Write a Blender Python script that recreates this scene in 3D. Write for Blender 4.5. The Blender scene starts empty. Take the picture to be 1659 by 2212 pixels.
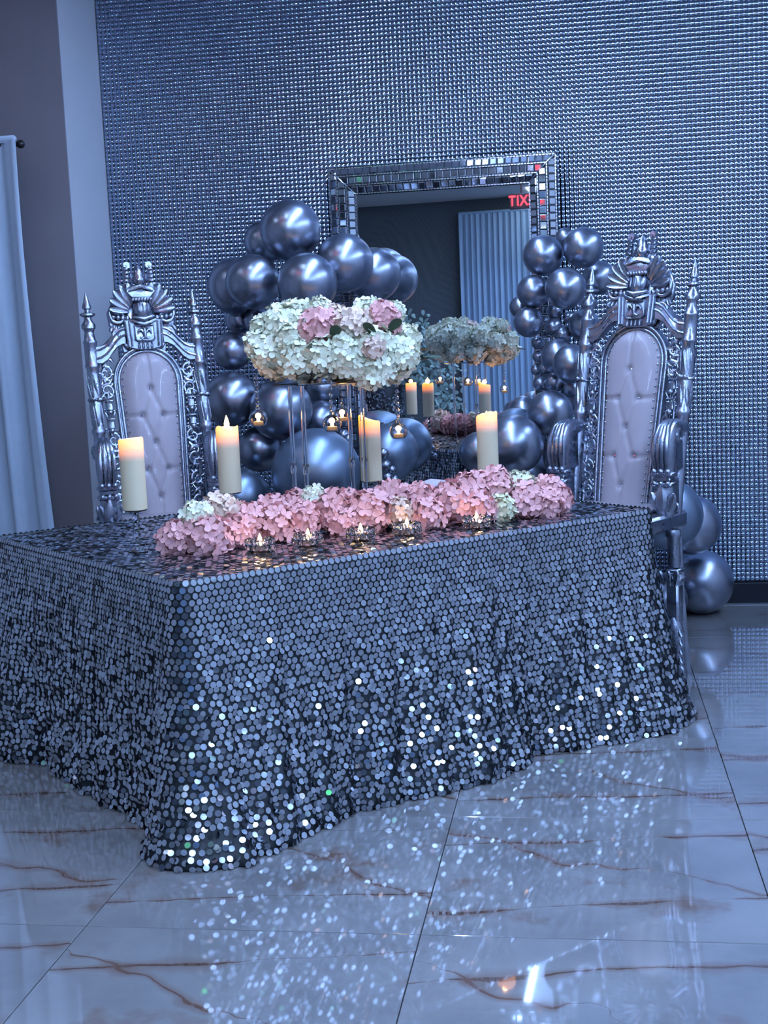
import bpy, math, random
import numpy as np
from mathutils import Vector, Matrix, Euler

random.seed(7)
rng = np.random.default_rng(7)
PI = math.pi
C = bpy.context.scene.collection
SC = bpy.context.scene

# ------------------------------------------------------------------ camera
# world: x along the mosaic wall, y towards it, z up; camera stands at (0,0)
CAMZ = 1.46
cam_d = bpy.data.cameras.new('camera')
cam_d.sensor_fit = 'HORIZONTAL'
cam_d.sensor_width = 36.0
cam_d.lens = 2800.0 / 1659.0 * 36.0
cam_d.clip_start = 0.05
cam = bpy.data.objects.new('camera', cam_d)
C.objects.link(cam)
CM = ((0.98776, -0.02412, -0.15414), (0.14971, -0.12887, 0.98030), (-0.04351, -0.99137, -0.12368))
rt = Vector((CM[0][0], CM[1][0], CM[2][0])); dn = Vector((CM[0][1], CM[1][1], CM[2][1]))
rt.normalize(); dn = (dn - rt * rt.dot(dn)).normalized(); fw = rt.cross(dn)
m = Matrix.Identity(4)
for i in range(3):
    m[i][0] = rt[i]; m[i][1] = -dn[i]; m[i][2] = -fw[i]
m[2][3] = CAMZ
cam.matrix_world = m
SC.camera = cam

# ------------------------------------------------------------------ world, exposure
w = bpy.data.worlds.new('world'); SC.world = w
w.use_nodes = True
w.node_tree.nodes['Background'].inputs[0].default_value = (0.35, 0.5, 0.9, 1)
w.node_tree.nodes['Background'].inputs[1].default_value = 0.05
SC.view_settings.view_transform = 'Standard'
SC.view_settings.look = 'None'
SC.view_settings.gamma = 1.0
SC.view_settings.use_curve_mapping = False
SC.view_settings.exposure = 0.0
try:
    SC.cycles.max_bounces = 6
    SC.cycles.diffuse_bounces = 2
    SC.cycles.transmission_bounces = 6
    SC.cycles.glossy_bounces = 3
    SC.cycles.use_light_tree = False
    SC.cycles.use_adaptive_sampling = True
    SC.cycles.adaptive_threshold = 0.06
    SC.cycles.sample_clamp_indirect = 6.0
    SC.cycles.caustics_reflective = True
    SC.cycles.caustics_refractive = False
except Exception:
    pass

COOL = (0.33, 0.54, 1.0)
STRIP = 165.0          # emission of the LED strips in the ceiling tray
SPOT = 150.0           # emission of the recessed lamps added for sparkle
CEIL = 3.50
WALLY = 7.185

# ------------------------------------------------------------------ materials
def mat(name, col, rough=0.5, metal=0.0, emit=None, estr=0.0, trans=0.0, ior=1.45, bump=0.0, bscale=40.0,
        var=0.0, vscale=6.0, col2=None, sss=0.0, coat=0.0, spec=0.5, rvar=0.0):
    M = bpy.data.materials.new(name); M.use_nodes = True
    nt = M.node_tree; N = nt.nodes; L = nt.links
    b = N['Principled BSDF']
    b.inputs['Base Color'].default_value = (*col, 1)
    b.inputs['Roughness'].default_value = rough
    b.inputs['Metallic'].default_value = metal
    b.inputs['IOR'].default_value = ior
    b.inputs['Transmission Weight'].default_value = trans
    b.inputs['Coat Weight'].default_value = coat
    b.inputs['Specular IOR Level'].default_value = spec
    if sss:
        b.inputs['Subsurface Weight'].default_value = sss
        b.inputs['Subsurface Radius'].default_value = (0.02, 0.012, 0.01)
        b.inputs['Subsurface Scale'].default_value = 1.0
    if emit:
        b.inputs['Emission Color'].default_value = (*emit, 1)
        b.inputs['Emission Strength'].default_value = estr
    tc = None
    if var or bump or rvar:
        tc = N.new('ShaderNodeTexCoord')
    if var:
        n = N.new('ShaderNodeTexNoise'); n.inputs['Scale'].default_value = vscale; n.inputs['Detail'].default_value = 5
        L.new(tc.outputs['Object'], n.inputs['Vector'])
        r = N.new('ShaderNodeMapRange'); r.inputs[1].default_value = 0.3; r.inputs[2].default_value = 0.7
        L.new(n.outputs['Fac'], r.inputs[0])
        mx = N.new('ShaderNodeMix'); mx.data_type = 'RGBA'
        c2 = col2 or tuple(c * (1 - var) for c in col)
        mx.inputs[6].default_value = (*col, 1); mx.inputs[7].default_value = (*c2, 1)
        L.new(r.outputs[0], mx.inputs[0]); L.new(mx.outputs[2], b.inputs['Base Color'])
    if rvar:
        n3 = N.new('ShaderNodeTexNoise'); n3.inputs['Scale'].default_value = vscale * 1.7
        L.new(tc.outputs['Object'], n3.inputs['Vector'])
        r3 = N.new('ShaderNodeMapRange'); r3.inputs[1].default_value = 0.3; r3.inputs[2].default_value = 0.7
        r3.inputs[3].default_value = max(0.0, rough - rvar); r3.inputs[4].default_value = rough + rvar
        L.new(n3.outputs['Fac'], r3.inputs[0]); L.new(r3.outputs[0], b.inputs['Roughness'])
    if bump:
        n2 = N.new('ShaderNodeTexNoise'); n2.inputs['Scale'].default_value = bscale; n2.inputs['Detail'].default_value = 4
        L.new(tc.outputs['Object'], n2.inputs['Vector'])
        bp = N.new('ShaderNodeBump'); bp.inputs['Strength'].default_value = bump; bp.inputs['Distance'].default_value = 0.004
        L.new(n2.outputs['Fac'], bp.inputs['Height']); L.new(bp.outputs['Normal'], b.inputs['Normal'])
    return M

M = {}
M['paint'] = mat('wall_paint', (0.50, 0.50, 0.52), 0.7, var=0.06, vscale=3, bump=0.08, bscale=300)
M['paint_dark'] = mat('wall_paint_mauve', (0.22, 0.20, 0.225), 0.75, var=0.08, vscale=3, bump=0.08, bscale=300)
M['ceil'] = mat('ceiling_paint', (0.62, 0.63, 0.65), 0.8, var=0.04, vscale=2)
M['tray'] = mat('ceiling_tray_glow', (0.36, 0.38, 0.42), 0.6, emit=COOL, estr=0.05, var=0.03)  # faint cool glow put into the paint for strip light inside the tray
M['strip'] = mat('led_strip', (0.9, 0.95, 1), 0.4, emit=(0.36, 0.56, 1.0), estr=STRIP, var=0.01)
M['lamp'] = mat('added_spot_glass', (0.9, 0.95, 1), 0.4, emit=(0.55, 0.74, 1.0), estr=SPOT, var=0.01)
M['panel'] = mat('panel_glass', (0.9, 0.95, 1), 0.4, emit=(0.72, 0.88, 1.0), estr=7, var=0.01)
M['grout'] = mat('dark_grout', (0.016, 0.019, 0.026), 0.6, var=0.3)
M['glass_tile'] = mat('mirror_mosaic', (0.37, 0.46, 0.61), 0.06, 1.0, var=0.10, vscale=9, rvar=0.02)
M['base'] = mat('dark_baseboard', (0.004, 0.006, 0.012), 0.4, var=0.2)
M['fgrout'] = mat('floor_grout', (0.05, 0.045, 0.045), 0.7, var=0.2)
M['curtain'] = mat('curtain_voile', (0.46, 0.56, 0.68), 0.85, var=0.05, vscale=30, bump=0.2, bscale=400)  # white fabric, the blue light on it put into the colour
M['voile'] = mat('backdrop_voile', (0.34, 0.47, 0.62), 0.85, var=0.05, vscale=30, bump=0.2, bscale=400)  # white fabric too, dimmer and bluer light put into its colour
M['rod'] = mat('rod_black', (0.01, 0.01, 0.012), 0.4, var=0.1)
M['cloth'] = mat('cloth_base', (0.020, 0.026, 0.032), 0.55, var=0.4, vscale=60, bump=0.3, bscale=200)
M['sequin'] = mat('sequin_foil', (0.55, 0.59, 0.66), 0.16, 1.0, var=0.12, vscale=23, rvar=0.05)
M['wood'] = mat('table_wood', (0.22, 0.17, 0.12), 0.6, var=0.3, vscale=14)
M['steel'] = mat('table_steel', (0.3, 0.3, 0.32), 0.4, 1.0, var=0.1)
M['chrome'] = mat('balloon_chrome', (0.36, 0.39, 0.47), 0.31, 1.0, var=0.10, vscale=2.5, rvar=0.03)
M['matte_chrome'] = mat('balloon_pearl', (0.26, 0.33, 0.43), 0.36, 0.9, var=0.10, vscale=2.5)
M['silver'] = mat('silver_leaf', (0.40, 0.43, 0.52), 0.30, 1.0, var=0.30, vscale=14, bump=0.25, bscale=70, rvar=0.08)
M['leather'] = mat('blush_leather', (0.40, 0.345, 0.37), 0.42, var=0.06, vscale=10, bump=0.12, bscale=160, coat=0.15)
M['crystal'] = mat('crystal_button', (0.85, 0.9, 1.0), 0.08, 1.0, var=0.05)
M['mirror'] = mat('mirror_glass', (0.80, 0.84, 0.88), 0.008, 1.0, var=0.01)
M['ftile'] = mat('frame_mirror_tile', (0.66, 0.70, 0.76), 0.05, 1.0, var=0.10, vscale=11)
M['bead'] = mat('frame_bead', (0.5, 0.53, 0.6), 0.22, 1.0, var=0.2, vscale=30)
M['wax'] = None
M['acrylic'] = mat('clear_acrylic', (0.97, 0.98, 1.0), 0.0, trans=1.0, ior=1.49, var=0.01)
M['crystal_glass'] = mat('cut_crystal', (0.97, 0.98, 1.0), 0.0, trans=1.0, ior=1.6, var=0.01)
M['thin_glass'] = mat('blown_glass', (0.98, 0.99, 1.0), 0.0, trans=1.0, ior=1.45, var=0.01)
M['flame'] = mat('flame', (1, 0.8, 0.4), 0.5, emit=(1.0, 0.62, 0.20), estr=14, var=0.01)
M['flame_small'] = mat('flame_small', (1, 0.8, 0.4), 0.5, emit=(1.0, 0.60, 0.22), estr=9, var=0.01)
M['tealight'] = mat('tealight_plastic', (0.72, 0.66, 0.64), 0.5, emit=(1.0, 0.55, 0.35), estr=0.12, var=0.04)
M['pink'] = mat('petal_pink', (0.88, 0.36, 0.37), 0.6, var=0.5, vscale=26, col2=(0.92, 0.56, 0.50))
M['white'] = mat('petal_white', (0.98, 0.95, 0.78), 0.6, var=0.5, vscale=26, col2=(0.92, 0.93, 0.64))
M['cream'] = mat('petal_cream', (0.95, 0.80, 0.60), 0.6, var=0.5, vscale=26, col2=(0.92, 0.60, 0.52))
M['lime'] = mat('petal_lime', (0.92, 0.86, 0.46), 0.6, var=0.5, vscale=26, col2=(0.86, 0.84, 0.66))
M['leaf'] = mat('leaf_green', (0.03, 0.07, 0.03), 0.5, var=0.4, vscale=20)
M['euca'] = mat('leaf_eucalyptus', (0.22, 0.32, 0.30), 0.6, var=0.4, vscale=8)
M['napkin'] = mat('napkin_lilac', (0.72, 0.62, 0.72), 0.8, var=0.05, vscale=30, bump=0.2, bscale=300)
M['sign'] = mat('sign_housing', (0.03, 0.008, 0.01), 0.5, var=0.1)
M['sign_red'] = mat('sign_red_led', (1, 0.05, 0.05), 0.5, emit=(1.0, 0.02, 0.03), estr=5.0, var=0.01)
M['pedestal'] = mat('pedestal_sequin_cloth', (0.03, 0.035, 0.045), 0.5, var=0.3, vscale=40)

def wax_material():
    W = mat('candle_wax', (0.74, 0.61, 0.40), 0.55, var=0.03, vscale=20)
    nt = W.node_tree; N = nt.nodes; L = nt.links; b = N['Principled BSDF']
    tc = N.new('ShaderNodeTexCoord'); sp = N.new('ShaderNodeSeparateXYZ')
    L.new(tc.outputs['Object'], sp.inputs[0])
    r = N.new('ShaderNodeValToRGB')  # light shining through the upper wax, put in as an emission ramp
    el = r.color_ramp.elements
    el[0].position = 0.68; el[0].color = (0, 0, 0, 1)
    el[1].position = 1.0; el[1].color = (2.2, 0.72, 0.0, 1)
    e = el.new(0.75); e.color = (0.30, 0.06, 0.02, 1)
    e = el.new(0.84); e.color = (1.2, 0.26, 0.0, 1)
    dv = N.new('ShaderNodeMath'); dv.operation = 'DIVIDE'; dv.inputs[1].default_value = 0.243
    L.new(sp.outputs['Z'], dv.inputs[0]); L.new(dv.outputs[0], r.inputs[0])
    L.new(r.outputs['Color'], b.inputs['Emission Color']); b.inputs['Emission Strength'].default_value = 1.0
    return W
M['wax'] = wax_material()

def marble_material():
    W = bpy.data.materials.new('polished_marble'); W.use_nodes = True
    nt = W.node_tree; N = nt.nodes; L = nt.links; b = N['Principled BSDF']
    tc = N.new('ShaderNodeTexCoord'); oi = N.new('ShaderNodeObjectInfo')
    def math_(op, a, bb=None, c=None):
        n = N.new('ShaderNodeMath'); n.operation = op
        for i, v_ in enumerate((a, bb, c)):
            if v_ is None: continue
            if isinstance(v_, (int, float)): n.inputs[i].default_value = v_
            else: L.new(v_, n.inputs[i])
        return n.outputs[0]
    off = N.new('ShaderNodeCombineXYZ')
    k = math_('MULTIPLY', oi.outputs['Random'], 17.0)
    L.new(k, off.inputs[0]); L.new(k, off.inputs[1]); L.new(k, off.inputs[2])
    ad = N.new('ShaderNodeVectorMath'); ad.operation = 'ADD'
    L.new(tc.outputs['Object'], ad.inputs[0]); L.new(off.outputs[0], ad.inputs[1])
    sp = N.new('ShaderNodeSeparateXYZ'); L.new(tc.outputs['Object'], sp.inputs[0])
    def noise(scale, detail=5, vec=None, rough=0.55):
        n = N.new('ShaderNodeTexNoise'); n.inputs['Scale'].default_value = scale; n.inputs['Detail'].default_value = detail
        n.inputs['Roughness'].default_value = rough
        L.new(vec or ad.outputs[0], n.inputs['Vector']); return n.outputs['Fac']
    def mr(x, a, bb, c=0.0, d=1.0):
        n = N.new('ShaderNodeMapRange'); n.inputs[1].default_value = a; n.inputs[2].default_value = bb
        n.inputs[3].default_value = c; n.inputs[4].default_value = d; L.new(x, n.inputs[0]); return n.outputs[0]
    def mix(f, c1, c2):
        n = N.new('ShaderNodeMix'); n.data_type = 'RGBA'; L.new(f, n.inputs[0])
        for i, c in ((6, c1), (7, c2)):
            if isinstance(c, tuple): n.inputs[i].default_value = (*c, 1)
            else: L.new(c, n.inputs[i])
        return n.outputs[2]
    base = mix(mr(noise(2.2, 6), 0.35, 0.68), (0.26, 0.255, 0.255), (0.17, 0.165, 0.168))
    base = mix(math_('MULTIPLY', mr(noise(5.5, 7, rough=0.7), 0.55, 0.75), 0.5), base, (0.16, 0.14, 0.13))
    # rusty patches
    base = mix(math_('MULTIPLY', mr(noise(3.1, 4), 0.60, 0.72), 0.85), base, (0.15, 0.075, 0.045))
    n1 = noise(2.0, 3); n2 = noise(9.0, 4); nw = noise(4.0, 2)
    col = base
    for slope, c0, amp, wid, c in ((0.14, -0.22, 0.10, 0.0075, (0.022, 0.012, 0.012)), (0.16, 0.24, 0.12, 0.006, (0.03, 0.014, 0.012)), (-0.5, 0.05, 0.5, 0.006, (0.10, 0.05, 0.035))):
        y = math_('SUBTRACT', sp.outputs['Y'], math_('MULTIPLY', sp.outputs['X'], slope))
        y = math_('SUBTRACT', y, c0)
        y = math_('ADD', y, math_('MULTIPLY', math_('SUBTRACT', n1, 0.5), amp))
        y = math_('ADD', y, math_('MULTIPLY', math_('SUBTRACT', n2, 0.5), 0.022))
        a = math_('ABSOLUTE', y)
        wv = math_('MULTIPLY', mr(nw, 0.42, 0.66, 0.05, 1.9), wid)
        f = math_('SUBTRACT', 1.0, math_('DIVIDE', a, math_('ADD', wv, 0.0004)))
        f = mr(f, 0.0, 0.55)
        col = mix(f, col, c)
        # brown halo
        f2 = mr(math_('SUBTRACT', 1.0, math_('DIVIDE', a, math_('MULTIPLY', wv, 5.0))), 0.0, 1.6)
        col = mix(f2, col, (0.16, 0.09, 0.065))
    L.new(col, b.inputs['Base Color'])
    b.inputs['Roughness'].default_value = 0.045
    b.inputs['IOR'].default_value = 1.62
    b.inputs['Coat Weight'].default_value = 0.75
    b.inputs['Coat Roughness'].default_value = 0.02
    bn = N.new('ShaderNodeBump'); bn.inputs['Strength'].default_value = 0.012; bn.inputs['Distance'].default_value = 0.004
    L.new(noise(3.0, 2), bn.inputs['Height']); L.new(bn.outputs[0], b.inputs['Normal']); L.new(bn.outputs[0], b.inputs['Coat Normal'])
    return W
M['marble'] = marble_material()

def wallpaper_material():
    W = mat('embossed_wallpaper', (0.16, 0.17, 0.19), 0.65)
    nt = W.node_tree; N = nt.nodes; L = nt.links; b = N['Principled BSDF']
    tc = N.new('ShaderNodeTexCoord')
    v = N.new('ShaderNodeTexVoronoi'); v.inputs['Scale'].default_value = 1.6; v.distance = 'CHEBYCHEV'
    L.new(tc.outputs['Object'], v.inputs['Vector'])
    wv = N.new('ShaderNodeTexWave'); wv.inputs['Scale'].default_value = 14; wv.bands_direction = 'DIAGONAL'
    ad = N.new('ShaderNodeVectorMath'); ad.operation = 'MULTIPLY'
    L.new(tc.outputs['Object'], ad.inputs[0]); L.new(v.outputs['Color'], ad.inputs[1])
    L.new(ad.outputs[0], wv.inputs['Vector'])
    mx = N.new('ShaderNodeMix'); mx.data_type = 'RGBA'
    mx.inputs[6].default_value = (0.085, 0.10, 0.115, 1); mx.inputs[7].default_value = (0.10, 0.115, 0.13, 1)
    L.new(wv.outputs['Fac'], mx.inputs[0]); L.new(mx.outputs[2], b.inputs['Base Color'])
    return W
M['wallpaper'] = wallpaper_material()

for k_ in ('wax', 'tealight', 'flame', 'flame_small', 'sign_red', 'tray'):
    try: M[k_].cycles.emission_sampling = 'NONE'     # the glow lamps below carry this light
    except Exception: pass

# ------------------------------------------------------------------ mesh helpers
class MB:
    def __init__(self): self.v = []; self.f = []
    def add(self, vs, fs):
        o = len(self.v); self.v += [tuple(p) for p in vs]; self.f += [tuple(i + o for i in f) for f in fs]; return self
    def box(self, c, s, bev=0.0, rot=None):
        x, y, z = s[0] / 2, s[1] / 2, s[2] / 2
        if bev <= 0:
            vs = [(sx * x, sy * y, sz * z) for sz in (-1, 1) for sy in (-1, 1) for sx in (-1, 1)]
            fs = [(0, 2, 3, 1), (4, 5, 7, 6), (0, 1, 5, 4), (2, 6, 7, 3), (0, 4, 6, 2), (1, 3, 7, 5)]
        else:
            b = min(bev, x * .9, y * .9, z * .9)
            vs = []; idx = {}
            for sz in (-1, 1):
                for sy in (-1, 1):
                    for sx in (-1, 1):
                        for a in range(3):
                            p = [sx * (x - b), sy * (y - b), sz * (z - b)]
                            p[a] = (sx * x, sy * y, sz * z)[a]
                            idx[(sx, sy, sz, a)] = len(vs); vs.append(tuple(p))
            fs = []
            g = lambda sx, sy, sz, a: idx[(sx, sy, sz, a)]
            for s in (-1, 1):
                q = [g(s, -1, -1, 0), g(s, 1, -1, 0), g(s, 1, 1, 0), g(s, -1, 1, 0)]; fs.append(q if s > 0 else q[::-1])
                q = [g(-1, s, -1, 1), g(-1, s, 1, 1), g(1, s, 1, 1), g(1, s, -1, 1)]; fs.append(q if s > 0 else q[::-1])
                q = [g(-1, -1, s, 2), g(1, -1, s, 2), g(1, 1, s, 2), g(-1, 1, s, 2)]; fs.append(q if s > 0 else q[::-1])
            for s1 in (-1, 1):
                for s2 in (-1, 1):
                    fs.append([g(s1, s2, -1, 0), g(s1, s2, -1, 1), g(s1, s2, 1, 1), g(s1, s2, 1, 0)])
                    fs.append([g(s1, -1, s2, 0), g(s1, -1, s2, 2), g(s1, 1, s2, 2), g(s1, 1, s2, 0)])
                    fs.append([g(-1, s1, s2, 1), g(-1, s1, s2, 2), g(1, s1, s2, 2), g(1, s1, s2, 1)])
                    for s3 in (-1, 1):
                        fs.append([g(s1, s2, s3, 0), g(s1, s2, s3, 1), g(s1, s2, s3, 2)])
        if rot is not None:
            R = Euler(rot).to_matrix(); vs = [tuple(R @ Vector(p)) for p in vs]
        vs = [(p[0] + c[0], p[1] + c[1], p[2] + c[2]) for p in vs]
        return self.add(vs, fs)
    def lathe(self, prof, seg=20, c=(0, 0, 0), cap=True):
        vs = []; fs = []
        for r, z in prof:
            for k in range(seg):
                a = 2 * PI * k / seg; vs.append((c[0] + r * math.cos(a), c[1] + r * math.sin(a), c[2] + z))
        for i in range(len(prof) - 1):
            for k in range(seg):
                k2 = (k + 1) % seg
                fs.append((i * seg + k, i * seg + k2, (i + 1) * seg + k2, (i + 1) * seg + k))
        if cap:
            fs.append(tuple(range(seg - 1, -1, -1))); fs.append(tuple((len(prof) - 1) * seg + k for k in range(seg)))
        return self.add(vs, fs)
    def tube(self, pts, rad, seg=8, cap=True, flat=1.0):
        pts = [Vector(p) for p in pts]; n = len(pts)
        if isinstance(rad, (int, float)): rad = [rad] * n
        T = [(pts[min(i + 1, n - 1)] - pts[max(i - 1, 0)]).normalized() for i in range(n)]
        up = Vector((0, 1, 0)) if abs(T[0].y) < 0.9 else Vector((1, 0, 0))
        vs = []; fs = []
        nn = None
        for i in range(n):
            if nn is None: nn = (up - T[i] * up.dot(T[i])).normalized()
            else:
                nn = nn - T[i] * nn.dot(T[i])
                nn = nn.normalized() if nn.length > 1e-6 else T[i].orthogonal().normalized()
            b = T[i].cross(nn)
            for k in range(seg):
                a = 2 * PI * k / seg
                vs.append(pts[i] + (nn * math.cos(a) * flat + b * math.sin(a)) * rad[i])
        for i in range(n - 1):
            for k in range(seg):
                k2 = (k + 1) % seg
                fs.append((i * seg + k, (i + 1) * seg + k, (i + 1) * seg + k2, i * seg + k2))
        if cap:
            fs.append(tuple(range(seg))); fs.append(tuple((n - 1) * seg + k for k in range(seg - 1, -1, -1)))
        return self.add(vs, fs)
    def sphere(self, c, r, seg=12, rings=8, sc=(1, 1, 1)):
        vs = [(c[0], c[1], c[2] + r * sc[2])]; fs = []
        for i in range(1, rings):
            t = PI * i / rings
            for k in range(seg):
                a = 2 * PI * k / seg
                vs.append((c[0] + r * sc[0] * math.sin(t) * math.cos(a), c[1] + r * sc[1] * math.sin(t) * math.sin(a), c[2] + r * sc[2] * math.cos(t)))
        vs.append((c[0], c[1], c[2] - r * sc[2]))
        for k in range(seg):
            k2 = (k + 1) % seg
            fs.append((0, 1 + k, 1 + k2)); fs.append((len(vs) - 1, 1 + (rings - 2) * seg + k2, 1 + (rings - 2) * seg + k))
            for i in range(rings - 2):
                fs.append((1 + i * seg + k, 1 + (i + 1) * seg + k, 1 + (i + 1) * seg + k2, 1 + i * seg + k2))
        return self.add(vs, fs)
    def prism(self, out, y0, y1, bev=0.0):
        # outline in x,z (counter-clockwise seen from -y), extruded from y0 (front) to y1
        n = len(out); cx = sum(p[0] for p in out) / n; cz = sum(p[1] for p in out) / n
        vs = [(p[0], y1, p[1]) for p in out]
        if bev:
            vs += [(p[0], y0 + bev, p[1]) for p in out]
            vs += [(p[0] + (cx - p[0]) * min(1, bev / (math.hypot(p[0] - cx, p[1] - cz) + 1e-6)), y0, p[1] + (cz - p[1]) * min(1, bev / (math.hypot(p[0] - cx, p[1] - cz) + 1e-6))) for p in out]
            L = 3
        else:
            vs += [(p[0], y0, p[1]) for p in out]; L = 2
        fs = [tuple(range(n - 1, -1, -1)), tuple((L - 1) * n + k for k in range(n))]
        for l in range(L - 1):
            for k in range(n):
                k2 = (k + 1) % n
                fs.append((l * n + k, l * n + k2, (l + 1) * n + k2, (l + 1) * n + k))
        return self.add(vs, fs)
    def leaf(self, base, d, length, width, nrm, thick=0.008, curl=0.0):
        d = Vector(d).normalized(); nrm = Vector(nrm); nrm = (nrm - d * nrm.dot(d)).normalized(); s = d.cross(nrm); b = Vector(base)
        vs = []; prof = ((0.0, 0.35, 0.5), (0.25, 0.75, 0.9), (0.55, 1.0, 1.0), (0.80, 0.92, 0.85), (0.94, 0.58, 0.55), (1.0, 0.15, 0.2))
        for t, wd, th in prof:
            p = b + d * (length * t) + nrm * (curl * t * t)
            vs += [p - s * (width / 2 * wd), p - s * (width * .27 * wd) + nrm * (thick * .8 * th), p + nrm * (thick * .55 * th), p + s * (width * .27 * wd) + nrm * (thick * .8 * th), p + s * (width / 2 * wd), p - nrm * (thick * 0.4 * th)]
        fs = []
        for i in range(len(prof) - 1):
            for k in range(6):
                k2 = (k + 1) % 6
                fs.append((i * 6 + k, i * 6 + k2, (i + 1) * 6 + k2, (i + 1) * 6 + k))
        fs.append((5, 4, 3, 2, 1, 0)); e = 6 * (len(prof) - 1); fs.append((e, e + 1, e + 2, e + 3, e + 4, e + 5))
        return self.add(vs, fs)
    def map(self, fn): self.v = [tuple(fn(*p)) for p in self.v]; return self
    def mesh(self, name, mt, smooth=True, ang=40):
        me = bpy.data.meshes.new(name)
        me.from_pydata([tuple(p) for p in self.v], [], self.f); me.validate(); me.update()
        for q in (mt if isinstance(mt, (list, tuple)) else [mt]): me.materials.append(q)
        if smooth:
            me.polygons.foreach_set('use_smooth', [True] * len(me.polygons))
            me.set_sharp_from_angle(angle=math.radians(ang))
        return me
    def build(self, name, mt, parent=None, smooth=True, ang=40):
        return link(name, self.mesh(name, mt, smooth, ang), parent)

def link(name, me, parent=None, loc=None, rot=None, scale=None):
    o = bpy.data.objects.new(name, me); C.objects.link(o)
    if parent is not None: o.parent = parent
    if loc is not None: o.location = loc
    if rot is not None: o.rotation_euler = rot
    if scale is not None: o.scale = scale if isinstance(scale, (tuple, list)) else (scale,) * 3
    return o

def tag(o, label=None, cat=None, group=None, kind=None):
    if label: o['label'] = label
    if cat: o['category'] = cat
    if group: o['group'] = group
    if kind: o['kind'] = kind
    return o

def thing(name, label, cat, loc=(0, 0, 0), rotz=0.0, group=None):
    o = bpy.data.objects.new(name, None); C.objects.link(o); o.empty_display_size = 0.05
    o.location = loc; o.rotation_euler = (0, 0, rotz)
    return tag(o, label, cat, group)

def np_mesh(name, verts, faces, mt, smooth=False):
    verts = np.asarray(verts, np.float32); faces = np.asarray(faces, np.int32)
    me = bpy.data.meshes.new(name); k = faces.shape[1]
    me.vertices.add(len(verts)); me.vertices.foreach_set('co', verts.ravel())
    me.loops.add(faces.size); me.loops.foreach_set('vertex_index', faces.ravel())
    me.polygons.add(len(faces)); me.polygons.foreach_set('loop_start', np.arange(0, faces.size, k, dtype=np.int32))
    me.polygons.foreach_set('loop_total', np.full(len(faces), k, np.int32))
    if smooth: me.polygons.foreach_set('use_smooth', np.ones(len(faces), bool))
    me.materials.append(mt); me.update(calc_edges=True); me.validate()
    return me

def struct(o, label=None): tag(o, label, None, None, 'structure'); return o

# ------------------------------------------------------------------ the room
RX0, RX1, RY0 = -5.0, 3.6, -3.2
TX0, TY0, TW, TD = -1.32, 3.07, 0.883, 0.826
floor = struct(MB().box(((RX0 + RX1) / 2, (RY0 + WALLY) / 2, -0.03), (RX1 - RX0, WALLY - RY0, 0.04)).build('floor', M['fgrout'], smooth=False), 'polished grey marble tile floor with brown veins')
g = 0.0013; bx, by = TW / 2 - g, TD / 2 - g
tv = [(sx * bx, sy * by, -0.012) for sy in (-1, 1) for sx in (-1, 1)] + [(sx * bx, sy * by, -0.001) for sy in (-1, 1) for sx in (-1, 1)] + [(sx * (bx - .0012), sy * (by - .0012), 0.0) for sy in (-1, 1) for sx in (-1, 1)]
tf = [(8, 9, 11, 10), (4, 5, 9, 8), (5, 7, 11, 9), (7, 6, 10, 11), (6, 4, 8, 10), (0, 1, 5, 4), (1, 3, 7, 5), (3, 2, 6, 7), (2, 0, 4, 6)]
tme = MB().add(tv, tf).mesh('floor_tile', M['marble'], smooth=False)
for i in range(-4, 6):
    for j in range(-7, 5):
        x0 = TX0 + i * TW; y0 = TY0 + j * TD
        xa, xb, ya, yb = max(x0, RX0), min(x0 + TW, RX1), max(y0, RY0), min(y0 + TD, WALLY)
        if xb - xa < 0.05 or yb - ya < 0.05: continue
        link('tile', tme, floor, ((xa + xb) / 2, (ya + yb) / 2, 0), None, ((xb - xa) / TW, (yb - ya) / TD, 1))

def wall(name, c, s, mt, label): return struct(MB().box(c, s).build(name, mt, smooth=False), label)
wall_back = wall('wall_back', ((-2.63 + RX1) / 2, WALLY + 0.06, CEIL / 2 + .1), (RX1 + 2.63, 0.10, CEIL + .2), M['grout'], 'mirrored mosaic feature wall behind the chairs')
wall('wall_return', (-2.68, 6.63 + 0.3, CEIL / 2), (0.10, 0.60, CEIL), M['paint'], 'pale side of the wall recess beside the mosaic')
wall('wall_front', ((RX0 - 2.63) / 2, 6.63 - 0.006, CEIL / 2), (-2.63 - RX0, 0.012, CEIL), M['paint_dark'], 'plain mauve wall left of the mosaic')
wall('wall_left', (RX0 - 0.05, (RY0 + WALLY) / 2, CEIL / 2), (0.1, WALLY - RY0, CEIL), M['paint'], 'left side wall')
wall('wall_right', (RX1 + 0.05, (RY0 + WALLY) / 2, CEIL / 2), (0.1, WALLY - RY0, CEIL), M['paint'], 'right side wall')
wall('wall_far', ((RX0 + RX1) / 2, RY0 - 0.05, CEIL / 2), (RX1 - RX0, 0.1, CEIL), M['wallpaper'], 'dark wall with embossed geometric wallpaper seen in the mirror')
bb = struct(MB().box(((-2.63 + RX1) / 2, WALLY - 0.006, 0.062), (RX1 + 2.63, 0.03, 0.112), 0.003).build('baseboard_back', M['base'], smooth=False), 'black skirting board under the mosaic')
struct(MB().box(((-2.63 + RX1) / 2, WALLY - 0.004, 0.0045), (RX1 + 2.63, 0.034, 0.007)).build('trim_1', M['bead'], smooth=False), 'thin pale strip along the foot of the skirting')

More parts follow.
